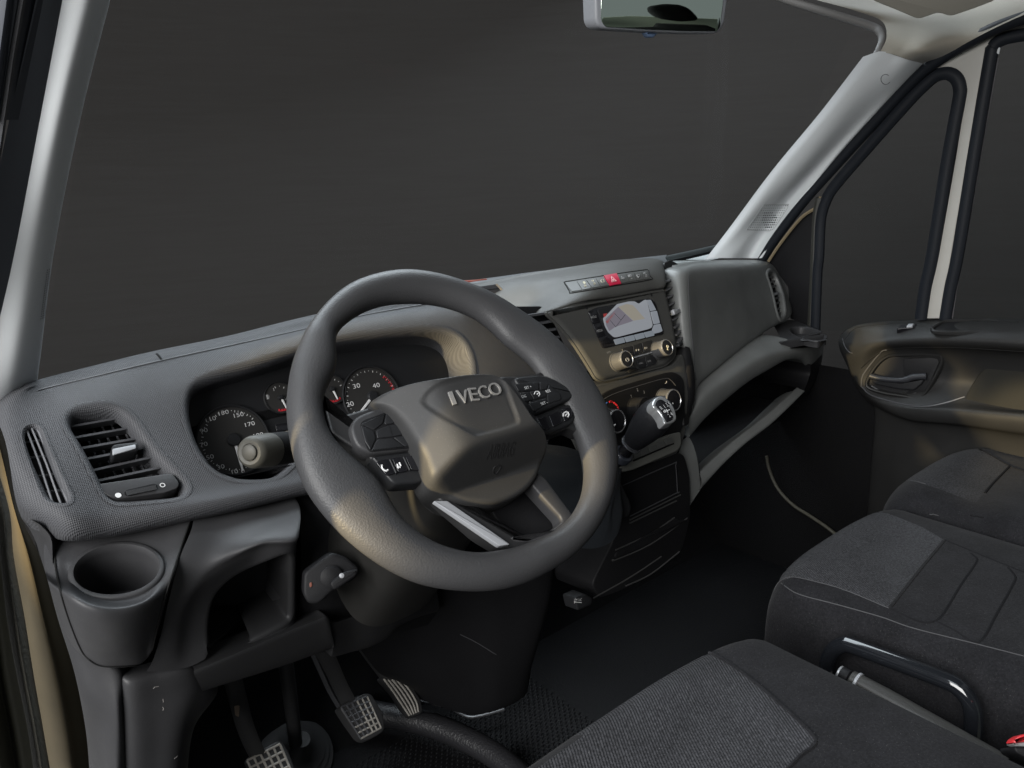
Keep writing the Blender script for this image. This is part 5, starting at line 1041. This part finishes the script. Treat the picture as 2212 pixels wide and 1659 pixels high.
FBG = Frame(g0+gx*kb(.93)+_nrm(np.array([.05, -.62, .62]))*.0225, n=_nrm(np.array([.10, -.70, .70])), ex=(1, .0, 0))
bd = Kv((1243, 985), (1255, 920), (1310, 858), (1400, 832), (1500, 880), (1590, 980), (1650, 1090), (1680, 1220), (1668, 1280), (1600, 1325), (1500, 1345), (1455, 1320), (1420, 1220), (1340, 1105), (1265, 1040))
bdp = FBG.pts(resample(cr(bd, 5, True), 60)); obj('badge_ring', *plate(bdp, FBG.n, .004, .003, seg=5, back=.012), SILVER, gl)
bi = Kv((1310, 985), (1320, 925), (1395, 880), (1480, 915), (1560, 1010), (1615, 1110), (1640, 1210), (1630, 1250), (1570, 1285), (1510, 1290), (1480, 1230), (1420, 1110), (1345, 1030))
obj('badge_face', *plate(FBG.pts(resample(cr(bi, 5, True), 50), .0036), FBG.n, .0012, .0006), GLOSS, gl)
def gtext(s, c, hgt): obj('shift_mark', *text(FBG, s, FBG.px(*Kv(c)[0], h=.0052), FBG.px(*Kv((1540, 960))[0])-FBG.px(*Kv((1440, 1020))[0]), hgt, 1.1, 0), INK, gl, smooth=False)
for s, c in [('R', (1425, 1030)), ('1', (1482, 1002)), ('3', (1530, 975)), ('2', (1568, 1170)), ('4', (1612, 1140)), ('5', (1572, 950))]: gtext(s, c, .0062)
strk('shift_pattern', [[(1462, 1085), (1482, 1112), (1500, 1105)], [(1500, 1105), (1580, 1062)], [(1490, 1070), (1500, 1105)], [(1515, 1055), (1550, 1115)]], FBG, .0052, .0007, INK, gl, Kv)
# gaiter: folded leather cone
R = []; a = np.linspace(0, 2*math.pi, 96, endpoint=False); u = _nrm(np.cross(gx, (0, 1, .2))); w = np.cross(gx, u)
for t in np.linspace(0, 1, 22):
    r = .014+.085*t**1.25; fold = 1+.10*math.sin(t*math.pi)*np.cos(a*7+t*2.4)+.035*math.sin(t*9)
    dn = (at(1222, 1066, Y=.03)-g0)*t; R.append(g0+dn-gx*.0+np.outer(r*fold*np.cos(a), u)+np.outer(r*fold*np.sin(a), w))
obj('gaiter', *rings(R, True, False, False), mat('gaiter leather', (.016, .018, .021), .45, .3, bump=[('voronoi', 500, .3, .0006)]), gl)
FPN = Frame(at(*Lv((600, 760))[0], Y=.0), psi=-18, tau=35)
obj('gaiter_plinth', *plate(fillet(FPN.pts(Lv((-330, 420), (560, 480), (600, 510), (690, 700), (700, 760), (680, 840), (560, 900), (100, 1020), (-300, 900)), -.006), .012), FPN.n, .004, .004, back=.06), PL_D, gl)
# ------------------------------------------------------------------ tunnel, knee cover, floor
foot = thing('tunnel_cover', 'large black plastic cover below the steering column and console', 'tunnel cover', (-.2, .3, .2))
ku = [I((420, 760), (600, 600), (800, 500), (1050, 420), (1400, 400), (1760, 380)), I((520, 900), (680, 760), (900, 660), (1150, 620), (1450, 620), (1740, 560)), I((620, 1030), (780, 950), (950, 900), (1200, 880), (1450, 880), (1680, 800)), I((700, 1080), (830, 1110), (1000, 1120), (1230, 1130), (1430, 1100), (1620, 1000)), I((830, 1120), (900, 1190), (1060, 1250), (1230, 1300), (1420, 1270), (1590, 1160))]
kn = net(rowY(ku[0], [.26, .24, .22, .19, .15, .12]), rowY(ku[1], [.31, .28, .25, .21, .17, .14]), rowY(ku[2], [.36, .32, .28, .24, .20, .18]), rowY(ku[3], [.40, .35, .31, .27, .23, .22]), rowY(ku[4], [.42, .38, .34, .30, .26, .26]))
kn = kn+[[p+np.array([0, .03, -.02]) for p in kn[-1]]]; kn = [r+[r[-1]+np.array([.02, .10, 0])] for r in kn]
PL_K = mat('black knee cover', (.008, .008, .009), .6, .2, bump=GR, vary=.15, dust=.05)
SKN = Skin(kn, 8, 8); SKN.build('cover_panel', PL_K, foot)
Pn, Nn = SKN.trace(resample(cr(I((1160, 800), (1260, 850), (1390, 930)), 5), 16, False)); obj('cover_crease', *tube(Pn, .0009, 5), SLAT, foot)
trm = np.array([at(u, v, Z=.03) for u, v in I((860, 1140), (970, 1172), (900, 1228), (1000, 1250), (1100, 1278), (1200, 1328), (1280, 1326), (1440, 1282))]); obj('mat_edge', *tube(cr(trm[2:], 5), .0030, 6), mat('shiny mat edge', (.08, .08, .085), .25), foot)
roll = np.array([at(u, v, Z=z) for (u, v), z in zip(I((480, 1270), (640, 1310), (850, 1350), (1050, 1410), (1250, 1500), (1400, 1590), (1530, 1700), (1600, 1800)), [.05]*8)])
top(obj('carpet_roll', *tube(cr(roll, 6), .024, 14), mat('shiny black vinyl', (.016, .016, .018), .38, .5, bump=[('noise', 260, .7, .002)])), 'rolled black vinyl edge crossing the floor by the pedals', 'floor edging')
fl_ = structure(obj('cab_floor', *plate(np.array([[-.86, .50, -.002], [.90, .50, -.002], [.90, -.95, -.002], [-.86, -.95, -.002]]), np.array([0, 0, 1.0]), .002, .0005, back=.02), MATT))
structure(obj('toe_board', *rings([np.array([[-.86, .48, 0], [.90, .48, 0]]), np.array([[-.86, .60, .14], [.90, .60, .14]]), np.array([[-.86, .68, .40], [.90, .68, .40]]), np.array([[-.86, .66, .60], [.90, .66, .60]])], closed=False), CARPET))
structure(obj('side_wall', *rings([np.array([[.872, .68, .0], [.872, -.9, .0]]), np.array([[.872, .68, .62], [.872, -.9, .62]])], closed=False), CARPET))
structure(obj('side_kick', *rings([np.array([[-.862, .62, .0], [-.862, .19, .0]]), np.array([[-.862, .62, .80], [-.862, .22, .80]])], closed=False), PL_D))
mb = MB()
for i in range(46):
    for j in range(60):
        x = -.62+i*.0135+(j % 2)*.007; y = -.1+j*.0088
        if x > -.02 and y < -.1: continue
        c = np.array([x, y, .0]); d = np.array([.0055, .0022, 0]); e = np.array([-.0006, .0014, 0])
        mb.add([c-d-e, c+d-e, c+d+e, c-d+e, c-d*.5+np.array([0, 0, .0022]), c+d*.5+np.array([0, 0, .0022])], [(0, 1, 5, 4), (1, 2, 5), (2, 3, 4, 5), (3, 0, 4)])
tr_ = mb.build('mat_tread', TREAD, fl_, smooth=False); tr_['kind'] = 'stuff'
cd = np.array([at(u, v, X=.845) for u, v in P((1656, 985), (1662, 1015), (1680, 1055), (1712, 1090), (1755, 1118), (1800, 1150), (1850, 1200))]); top(obj('sill_edging', *tube(cr(cd, 5), .0045, 7), CORD), 'thin pale edging curving down in the passenger footwell', 'sill edging')
# ------------------------------------------------------------------ pedals
def pedal(name, label, cat, fr, pad, h, back_):
    t = thing(name, label, cat, fr.o); obj('pad', *plate(fillet(fr.pts(pad, 0), .006), fr.n, h, .003, back=back_), PEDAL, t); return t
def gridribs(t, fr, quad, nx, ny, h, r, mfun):
    q = [fr.px(*p, h=h) for p in quad]
    for i in range(nx+1):
        s = i/nx; a, b = q[0]*(1-s)+q[1]*s, q[3]*(1-s)+q[2]*s; obj('rib', *tube([a, b], r, 6), mfun(i, 0), t)
    for j in range(ny+1):
        s = j/ny; a, b = q[0]*(1-s)+q[3]*s, q[1]*(1-s)+q[2]*s; obj('rib', *tube([a, b], r, 6), mfun(0, j), t)
FP1 = Frame(at(580, 1650, Y=.39), psi=0, tau=42)
cp = pedal('clutch_pedal', 'leftmost pedal, square pad with pale worn grid, cut by the lower edge', 'pedal', FP1, B((1575, 1620), (1600, 1585), (1780, 1490), (1810, 1500), (1850, 1570), (1920, 1760), (1700, 1850)), .012, .012)
gridribs(cp, FP1, B((1590, 1610), (1800, 1505), (1900, 1740), (1700, 1840)), 5, 5, .0125, .0022, lambda i, j: PEDAL_W)
ca = [at(*p, Y=y) for p, y in zip(B((1440, 860), (1525, 1200), (1580, 1400), (1650, 1560), (1720, 1650)), [.33, .37, .385, .40, .40])]; obj('arm', *tube(cr(np.array(ca), 5), .0125, 8, squash=(.5, 1.15)), PEDAL, cp)
obj('worn_spot', *plate(fillet(np.array([at(*p, Y=.352) for p in B((1505, 1260), (1540, 1255), (1535, 1330), (1512, 1320))]), .002), np.array([0, -1.0, 0]), .001, .0004), mat('rubbed paint', (.20, .15, .11), .6), cp)
FP2 = Frame(at(780, 1550, Y=.36), psi=8, tau=42)
bp = pedal('brake_pedal', 'middle pedal with a grid pad, its lower right corner worn pale', 'pedal', FP2, I((365, 1280), (400, 1250), (530, 1188), (570, 1195), (640, 1310), (655, 1390), (650, 1430), (600, 1465), (540, 1492), (500, 1475), (430, 1380)), .014, .014)
gridribs(bp, FP2, I((395, 1265), (560, 1198), (650, 1400), (520, 1470)), 5, 6, .0142, .0018, lambda i, j: PEDAL_W if (i >= 3 or j >= 4) else SLAT)
ba = [at(*p, Y=y) for p, y in zip(I((150, 620), (300, 970), (370, 1130), (440, 1260)), [.33, .37, .385, .385])]; obj('arm', *tube(cr(np.array(ba), 5), .016, 8, squash=(.5, 1.2)), PEDAL, bp)
b2 = [at(*p, Y=y) for p, y in zip(I((110, 700), (260, 1030), (320, 1160), (385, 1270)), [.36, .375, .385, .39])]; obj('brace', *tube(cr(np.array(b2), 5), .005, 6), SLAT, bp)
FP3 = Frame(at(860, 1505, Y=.40), psi=10, tau=38)
acp = pedal('accelerator_pedal', 'rightmost narrow pedal with pale worn lengthwise ribs', 'pedal', FP3, I((635, 1085), (680, 1062), (740, 1058), (830, 1140), (885, 1220), (902, 1295), (890, 1315), (830, 1335), (790, 1290), (720, 1180)), .012, .012)
for k in range(5):
    t = k/4; L = [(668+t*82, 1085-t*18), (730+t*90, 1170-t*28), (790+t*85, 1260-t*28), (832+t*58, 1322-t*22)]; obj('rib', *tube(cr(FP3.pts(I(*L), .0125), 4), .0022, 6), PEDAL_W, acp)
obj('arm', *tube(np.array([at(*p, Y=y) for p, y in zip(I((520, 850), (600, 960), (690, 1080)), [.40, .42, .42])]), .014, 8, squash=(.6, 1.1)), PEDAL, acp)
sc = [at(*p, Y=y) for p, y in zip(B((1800, 700), (1860, 1150), (1890, 1400), (1900, 1500)), [.38, .43, .46, .46])]
scol = thing('column_shaft', 'dark steering shaft running down to a ribbed rubber boot by the clutch', 'steering shaft', sc[-1]); obj('shaft', *tube(np.array(sc), .013, 12), PEDAL, scol)
mb = MB(); mb.add(*lathe(sc[-1]+np.array([.01, .03, -.05]), np.array([.05, -.5, .86]), [(-.01, .075), (.0, .072), (.006, .060), (.010, .062), (.016, .050), (.020, .052), (.03, .035), (.05, .024), (.06, .016)], 40)); mb.build('boot', PEDAL, scol)
# ------------------------------------------------------------------ steering wheel
WC = np.array([-.4934, -.0958, .8593]); FWH = Frame(WC, psi=.31, tau=41.87)
wheel = thing('steering_wheel', 'black leather-grain steering wheel with airbag boss and chrome maker name', 'steering wheel', WC)
outer = P((870, 583), (760, 610), (690, 670), (640, 760), (622, 850), (628, 940), (660, 1050), (720, 1130), (800, 1200), (900, 1255), (1000, 1272), (1100, 1268), (1200, 1225), (1270, 1170), (1320, 1080), (1335, 990), (1320, 900), (1290, 840), (1220, 750), (1120, 670), (1000, 610), (940, 592))
inner = Wv((650, 182), (560, 187), (450, 217), (370, 262), (305, 318), (278, 360), (282, 430), (290, 500), (272, 560), (238, 615), (216, 680), (220, 760), (250, 850), (330, 940), (430, 1010), (500, 1080), (540, 1150), (580, 1230), (650, 1310), (760, 1385), (900, 1432), (980, 1441), (1100, 1428), (1250, 1385), (1380, 1325), (1470, 1240), (1520, 1140), (1532, 1040), (1515, 940), (1480, 850), (1430, 740), (1370, 640), (1300, 555), (1270, 500), (1200, 440), (1130, 388), (1060, 312), (1000, 262), (900, 217), (780, 188))
def polar(L):
    q = FWH.loc(FWH.pts(L))[:, :2]; th = np.arctan2(q[:, 1], q[:, 0]); r = np.hypot(q[:, 0], q[:, 1]); o = np.argsort(th); th, r = th[o], r[o]
    T = np.linspace(-math.pi, math.pi, 160, endpoint=False); R = np.interp(T, np.concatenate([th-2*math.pi, th, th+2*math.pi]), np.tile(r, 3))
    return T, R
T, Ro = polar(outer); _, Ri = polar(inner)
for _ in range(3): Ro = (np.roll(Ro, 1)+Ro*2+np.roll(Ro, -1))/4; Ri = (np.roll(Ri, 1)+Ri*2+np.roll(Ri, -1))/4
Ri = np.minimum(Ri, Ro-.030)
a_ = (Ro-Ri)/2; Rm = (Ro+Ri)/2; seg = 20; ph = np.linspace(0, 2*math.pi, seg, endpoint=False); R = []
for t, rm, aa in zip(T, Rm, a_):
    d = FWH.ex*math.cos(t)+FWH.ey*math.sin(t); b = min(.0185, aa*1.0)
    R.append(np.array([WC+d*(rm+aa*math.cos(f)*(1.0))+FWH.n*(b*math.sin(f)-.003) for f in ph]))
R.append(R[0]); obj('rim', *rings(R), LEATHER, wheel)
def wplate(name, L, h, t, bev, m, parent, fil=.004, back=.0, fr=FWH):
    return obj(name, *plate(fillet(fr.pts(L, h), fil), fr.n, t, bev, back=back), m, parent)
# spokes
SPK = mat('spoke plastic', (0.018, 0.018, 0.019), 0.4, 0.45, bump=GR)
wplate('spoke', Wv((190, 660), (225, 740), (300, 772), (440, 730), (560, 730), (700, 930), (745, 1060), (700, 1100), (560, 1115), (520, 1085), (440, 985), (350, 930), (240, 860)), -.006, .008, .004, SPK, wheel, .006, .012)
wplate('spoke', Wv((1080, 575), (1180, 575), (1285, 560), (1310, 500), (1420, 600), (1500, 700), (1530, 830), (1490, 860), (1430, 830), (1330, 870), (1240, 830), (1120, 680)), -.006, .008, .004, SPK, wheel, .006, .012)
wplate('lower_spoke', Wv((700, 1080), (820, 1180), (960, 1220), (1080, 1310), (1160, 1380), (1260, 1400), (1200, 1440), (1080, 1430), (980, 1370), (770, 1190)), -.016, .010, .004, SPK, wheel, .006, .010)
wplate('lower_spoke', Wv((1270, 1050), (1310, 1080), (1450, 1270), (1430, 1340), (1290, 1405), (1160, 1400), (1130, 1375), (1215, 1385), (1340, 1340), (1392, 1300), (1385, 1275), (1240, 1115)), -.012, .008, .003, PL, wheel, .004, .012)
wplate('spoke_recess', Wv((1000, 1180), (1250, 1090), (1400, 1290), (1370, 1330), (1220, 1395), (1130, 1375)), -.034, .006, .003, PL_D, wheel, .006, .010)
wplate('silver_strip', Wv((764, 1187), (832, 1187), (1146, 1404), (1092, 1413)), -.004, .0022, .0008, SILVER_P, wheel, .002, .004)
# airbag cover: height field over its outline
covL = Wv((448, 690), (520, 640), (640, 597), (800, 566), (960, 545), (1075, 548), (1130, 578), (1200, 662), (1270, 768), (1330, 858), (1338, 920), (1318, 990), (1280, 1080), (1200, 1150), (1080, 1190), (960, 1186), (870, 1165), (800, 1120), (752, 1045), (722, 960), (682, 895), (622, 800), (562, 735), (505, 706))
covL = resample(cr(covL, 6, True), 140)
def smin(vals, k):
    v = np.array(vals); return -k*np.log(np.exp(-v/k).sum(0))
def hub_h(x, y):
    return smin([.056+0.05*y+0*x, .056+(y+.050)*1.9, .060+(x+.052)*.85, .060-(x-.062)*.85, .058-(y-.040)*.9], .0045)+.002
Q = []
for u, v in covL:
    h = .03
    for _ in range(12):
        p = FWH.loc(FWH.px(u, v, h)); h = .6*h+.4*max(.006, float(hub_h(p[0], p[1])))
    Q.append(FWH.loc(FWH.px(u, v, h))[:2])
Q = np.array(Q); Q = blur_closed(Q, 2); c2 = np.array([-.003, -.020]); R = []
def pls(pts):   # local outline of a picture outline on the boss surface
    return np.array([FWH.loc(FWH.px(u, v, .057))[:2] for u, v in pts])
SH = pls(Wv((735, 655), (780, 600), (950, 560), (1090, 562), (1128, 600), (1170, 700), (1195, 765), (1185, 800), (1010, 850), (960, 842), (880, 795), (800, 730)))
def seg_dist(pts, poly):
    d = np.full(len(pts), 9.); k = len(poly)
    for i in range(k):
        a, b = poly[i], poly[(i+1) % k]; ab = b-a; t = np.clip(((pts-a)@ab)/(ab@ab), 0, 1); d = np.minimum(d, np.linalg.norm(pts-(a+t[:, None]*ab), axis=1))
    return np.where(inpoly(pts, poly), d, -d)
SH = resample(cr(SH, 4, True), 60)
for s in np.concatenate([np.linspace(.01, .9, 48), np.linspace(.92, 1, 8)]):
    q = c2+(Q-c2)*s; h = hub_h(q[:, 0], q[:, 1]); h = h-.0030*np.clip((seg_dist(q, SH)+.001)/.007, 0, 1)**1.2*(3-2*np.clip((seg_dist(q, SH)+.001)/.007, 0, 1))*.9
    edge = np.clip((s-.93)/.07, 0, 1); h = np.maximum(h, .004)-.006*(1-np.sqrt(np.maximum(0, 1-edge**2)))
    R.append(FWH.w(0, 0)+np.outer(q[:, 0], FWH.ex)+np.outer(q[:, 1], FWH.ey)+np.outer(h, FWH.n))
R.append(R[-1]-FWH.n*.010); R.append(R[-1]-FWH.n*.03); V, Fs = rings(R, True, True, True)
hubo = obj('airbag_cover', V, Fs, HUBM, wheel, angle=50)
hb = BVHTree.FromPolygons([tuple(v) for v in V], [f for f in Fs if len(f) == 4])
def on_hub(V, lift):
    """drop flat lettering onto the boss"""
    o = []
    for p in V:
        h = hb.ray_cast(Vector(p+FWH.n*.05), Vector(-FWH.n)); o.append(np.array(h[0])+FWH.n*lift if h[0] is not None else p)
    return np.array(o)
def raised_text(name, s, p0, p1, hgt, m, parent, thick, cuts=1.0):
    a0, a1 = FWH.px(*p0, h=.055), FWH.px(*p1, h=.055); V, Fs = text(FWH, s, (a0+a1)/2, a1-a0, hgt, 1.0, 0)
    w = (V@_nrm(a1-a0)); k = np.linalg.norm(a1-a0)/(w.max()-w.min()); ex = _nrm(a1-a0); c = (a0+a1)/2; V = V+np.outer((w-c@ex)*(k-1), ex)
    V = on_hub(V, 0); n = len(V); bm = MB()
    ed = {}
    for f in Fs:
        for i in range(len(f)):
            e = (f[i], f[(i+1) % len(f)]); ed[e] = 1
    side = [(a, b, b+n, a+n) for (a, b) in ed if (b, a) not in ed]
    return obj(name, np.concatenate([V+FWH.n*.0001, V+FWH.n*thick]), side+[tuple(i+n for i in f) for f in Fs], m, parent, smooth=False)
BADGE = mat('bright badge', (.62, .61, .60), .22, .5, metal=.75)
letters = [('I', (850, 675), (868, 672)), ('V', (886, 668), (938, 664)), ('E', (944, 657), (985, 654)), ('C', (990, 648), (1036, 640)), ('O', (1042, 636), (1098, 622))]
for s, a, b in letters:
    (a, b) = Wv(a, b); raised_text('badge_letter', s, a, b, .0150, BADGE, wheel, .0022)
(a, b) = Wv((1068, 912), (1216, 880)); raised_text('airbag_lettering', 'AIRBAG', a, b, .0095, SPK, wheel, .0008)
mb = MB(); pp = [FWH.px(*q, h=.056) for q in Wv((1150, 938), (1185, 930), (1178, 955), (1155, 952))]
obj('airbag_symbol', *tube(on_hub(cr(np.array(pp), 4, True), .0004), .0007, 5, closed=True), SPK, wheel)
# button pods
pod = wplate('button_pod', Wv((335, 830), (365, 785), (430, 755), (530, 728), (565, 745), (690, 925), (665, 942), (520, 962), (435, 968), (375, 935), (350, 890)), .001, .010, .004, PL, wheel, .008, .010)
wplate('button_well', Wv((398, 800), (420, 780), (530, 742), (570, 770), (675, 915), (655, 920), (450, 940), (430, 920)), .0105, .0012, .0006, HOLE, pod, .004)
for L in [((402, 802), (522, 750), (512, 798), (470, 832)), ((402, 808), (468, 838), (476, 878), (450, 933), (424, 890)), ((530, 748), (560, 762), (590, 795), (528, 805), (520, 798)), ((478, 835), (530, 812), (600, 798), (635, 850), (560, 866), (485, 874)), ((540, 812), (552, 810), (565, 860), (555, 864)),
          ((484, 880), (560, 872), (612, 912), (618, 918), (455, 936)), ((566, 870), (640, 856), (672, 908), (622, 915))]:
    wplate('button', Wv(*L), .0112, .0016, .0008, SATIN, pod, .002)
wplate('button_block', Wv((440, 978), (665, 948), (745, 1055), (735, 1085), (680, 1110), (560, 1118), (525, 1085), (490, 1030)), -.002, .008, .003, SATIN, wheel, .005, .010)
for L in [((478, 995), (492, 985), (540, 977), (575, 1050), (530, 1060)), ((556, 974), (605, 966), (640, 1036), (590, 1046)), ((622, 964), (680, 958), (712, 1020), (700, 1035), (655, 1034))]:
    wplate('button', Wv(*L), .0062, .0018, .0008, GLOSS, wheel, .0025)
for L in [((541, 980), (550, 978), (583, 1050), (574, 1052)), ((609, 968), (617, 966), (650, 1036), (642, 1037))]:
    wplate('button_divider', Wv(*L), .0062, .003, .0008, SATIN, wheel, .001)
def strokes(name, Ls, h, r, m, parent, view=Wv, fr=FWH, closed=False):
    mb = MB()
    for L in Ls: mb.add(*tube(fr.pts(view(*L), h), r, 5, closed=closed))
    return mb.build(name, m, parent)
strokes('phone_symbol', [[(508, 1010), (512, 1022), (522, 1032), (534, 1034)], [(506, 1008), (512, 1006)], [(534, 1034), (540, 1028)]], .0083, .0010, INK, wheel)
strokes('voice_symbol', [[(586, 1000), (592, 1022)], [(596, 992), (604, 1010)], [(584, 1012), (602, 1016)]], .0083, .0009, INK, wheel)
podr = wplate('button_pod', Wv((1150, 592), (1170, 582), (1290, 570), (1350, 590), (1450, 650), (1465, 665), (1440, 692), (1270, 765), (1245, 740)), .001, .010, .004, SATIN, wheel, .008, .010)
for L in [((1170, 602), (1288, 592), (1292, 632), (1190, 640)), ((1295, 592), (1340, 602), (1330, 628), (1298, 632)), ((1342, 605), (1400, 660), (1402, 680), (1338, 700), (1330, 640)), ((1195, 648), (1240, 642), (1262, 682), (1222, 690)), ((1245, 640), (1325, 636), (1330, 664), (1268, 680)), ((1240, 700), (1330, 672), (1335, 702), (1268, 738))]:
    wplate('button', Wv(*L), .0108, .0016, .0008, SATIN, podr, .002)
lab(FWH, 'SET +', (1222, 620), (1256, 612), .0035, .0128, INK, podr, Wv)
lab(FWH, 'SET -', (1304, 699), (1336, 690), .0035, .0128, INK, podr, Wv)
lab(FWH, 'RES', (1328, 638), (1350, 632), .0035, .0128, INK, podr, Wv)
lab(FWH, 'CNC', (1208, 664), (1230, 658), .0035, .0128, INK, podr, Wv)
strokes('cruise_symbol', [[(1270, 652), (1274, 640), (1286, 636), (1296, 642), (1298, 654), (1292, 660)], [(1284, 652), (1290, 646)]], .0128, .0007, INK, podr)
wplate('button_block', Wv((1262, 775), (1440, 708), (1468, 725), (1470, 770), (1440, 815), (1330, 862), (1290, 850)), -.002, .008, .003, SATIN, wheel, .005, .010)
for L in [((1285, 778), (1325, 762), (1350, 822), (1330, 835), (1305, 820)), ((1340, 757), (1390, 738), (1410, 795), (1362, 818)), ((1400, 734), (1436, 718), (1460, 735), (1458, 765), (1420, 792))]:
    wplate('button', Wv(*L), .0062, .0018, .0008, GLOSS, wheel, .0025)
strokes('limiter_symbol', [[(1416, 762), (1416, 748), (1428, 738), (1440, 742), (1444, 754), (1438, 764)], [(1426, 758), (1436, 748)]], .0083, .0010, INK, wheel)
# ------------------------------------------------------------------ steering column and stalk
column = thing('steering_column', 'dark column shroud with ignition switch behind the steering wheel', 'steering column', WC-FWH.n*.12)
def sup(fr_o, hw, hh, dn, k=3.2, n=40):
    a = np.linspace(0, 2*math.pi, n, endpoint=False); c, s = np.cos(a), np.sin(a)
    x = np.sign(c)*np.abs(c)**(2/k)*hw; y = np.sign(s)*np.abs(s)**(2/k)*hh
    return fr_o+np.outer(x, FWH.ex)+np.outer(y, FWH.ey)-FWH.n*dn
o = WC-FWH.ey*.02
R = [sup(o, .045, .045, .030), sup(o, .062, .060, .036), sup(o, .068, .066, .05), sup(o-FWH.ey*.006, .070, .070, .13), sup(o-FWH.ey*.015, .072, .078, .22), sup(o-FWH.ey*.03, .075, .085, .36)]
obj('shroud', *rings(R, True, True, True), mat('column shroud plastic', (.013, .0125, .0115), .55, .4, bump=GR), column)
FI = Frame(at(735, 1240, Y=.06), psi=-20, tau=25)
obj('ignition_switch', *plate(fillet(FI.pts(I((150, 400), (330, 270), (420, 300), (510, 380), (480, 440), (330, 520), (250, 600), (180, 600), (145, 540)), 0), .006), FI.n, .012, .004, back=.05), PL_D, column)
kc = FI.px(*I((330, 430))[0], h=.012)
obj('key_barrel', *lathe(kc, FI.n, [(0, .014), (.006, .014), (.008, .011), (.008, .0001)], 24), PL_D, column)
obj('key_bow', *plate(fillet(FI.pts(I((310, 470), (410, 395), (505, 375), (490, 420), (345, 520)), .022), .006), FI.n, .008, .003, back=.004), PL_D, column)
obj('key_rivet', *lathe(FI.px(*I((397, 422))[0], h=.030), FI.n, [(0, .0032), (.001, .003), (.0016, .0001)], 16), SILVER_P, column)
obj('key_mark', *plate(fillet(FI.pts(I((188, 470), (204, 462), (208, 490), (192, 500)), .012), .002), FI.n, .0012, .0004), mat('dull orange mark', (.16, .05, .03), .5), column)
stalk = thing('indicator_stalk', 'grey indicator stalk with rotating end cap left of the wheel', 'indicator stalk', at(*A((1700, 1250))[0], Y=-.0))
tip = at(*A((1606, 1263))[0], Y=-.030); base = at(*A((2050, 1205))[0], Y=.055); ax = _nrm(base-tip)
STK = mat('stalk plastic', (0.055, 0.053, 0.045), .5, .4, bump=GR, vary=.1)
obj('end_cap', *lathe(tip, ax, [(.001, .0085), (0, .0092), (-.0005, .0125), (.0015, .0152), (.006, .0168), (.036, .0182), (.037, .0172), (.038, .01)], 36), STK, stalk)
obj('end_button', *lathe(tip, ax, [(.004, .008), (-.0018, .008), (-.0028, .0065), (-.0030, .0001)], 28), STK, stalk)
obj('stalk_arm', *lathe(tip, ax, [(.037, .010), (.038, .0178), (.070, .0180), (.072, .0172), (.0725, .0172), (.073, .0178), (.105, .0165), (.150, .0125), (.26, .010)], 36), PL_D, stalk)
obj('stalk_ring', *lathe(tip, ax, [(.0745, .0176), (.075, .0182), (.0765, .0182), (.077, .0176)], 36), SLAT, stalk)
FK = Frame(tip+ax*.058+_nrm(CAM-tip)*.018, n=_nrm((CAM-tip)-ax*((CAM-tip)@ax)), ex=ax)
for L in [[(1790, 1162), (1800, 1180), (1815, 1182), (1822, 1170), (1812, 1158), (1790, 1162)], [(1785, 1165), (1775, 1170)], [(1790, 1178), (1782, 1182)], [(1845, 1158), (1862, 1158)], [(1885, 1172), (1900, 1180)], [(1885, 1180), (1898, 1168)]]:
    obj('stalk_symbol', *tube(FK.pts(A(*L), .0003), .0006, 5), INK_D, stalk)
# ------------------------------------------------------------------ cab rear, ground and backdrop
structure(obj('rear_bulkhead', *plate(fillet(np.array([[-.84, -1.12, .0], [.88, -1.12, .0], [.86, -1.12, 1.16], [-.82, -1.12, 1.16]]), .04), np.array([0, 1.0, 0]), .01, .004), mat('pale bulkhead', (.42, .45, .38), .6, vary=.06)))
structure(obj('ground', np.array([[-12, -12, -.75], [12, -12, -.75], [12, 12, -.75], [-12, 12, -.75]], float), [(0, 1, 2, 3)], mat('pale paving', (.24, .23, .22), .85, vary=.15, vscale=3), smooth=False))
a = np.radians(np.linspace(-25, 125, 60)); R = 4.2; V = []
for z in np.linspace(-.75, 2.6, 12): V.append(np.stack([CAM[0]+R*np.sin(a), CAM[1]+R*np.cos(a), np.full(60, z)], -1))
structure(obj('backdrop', *rings(V, closed=False), BACK))
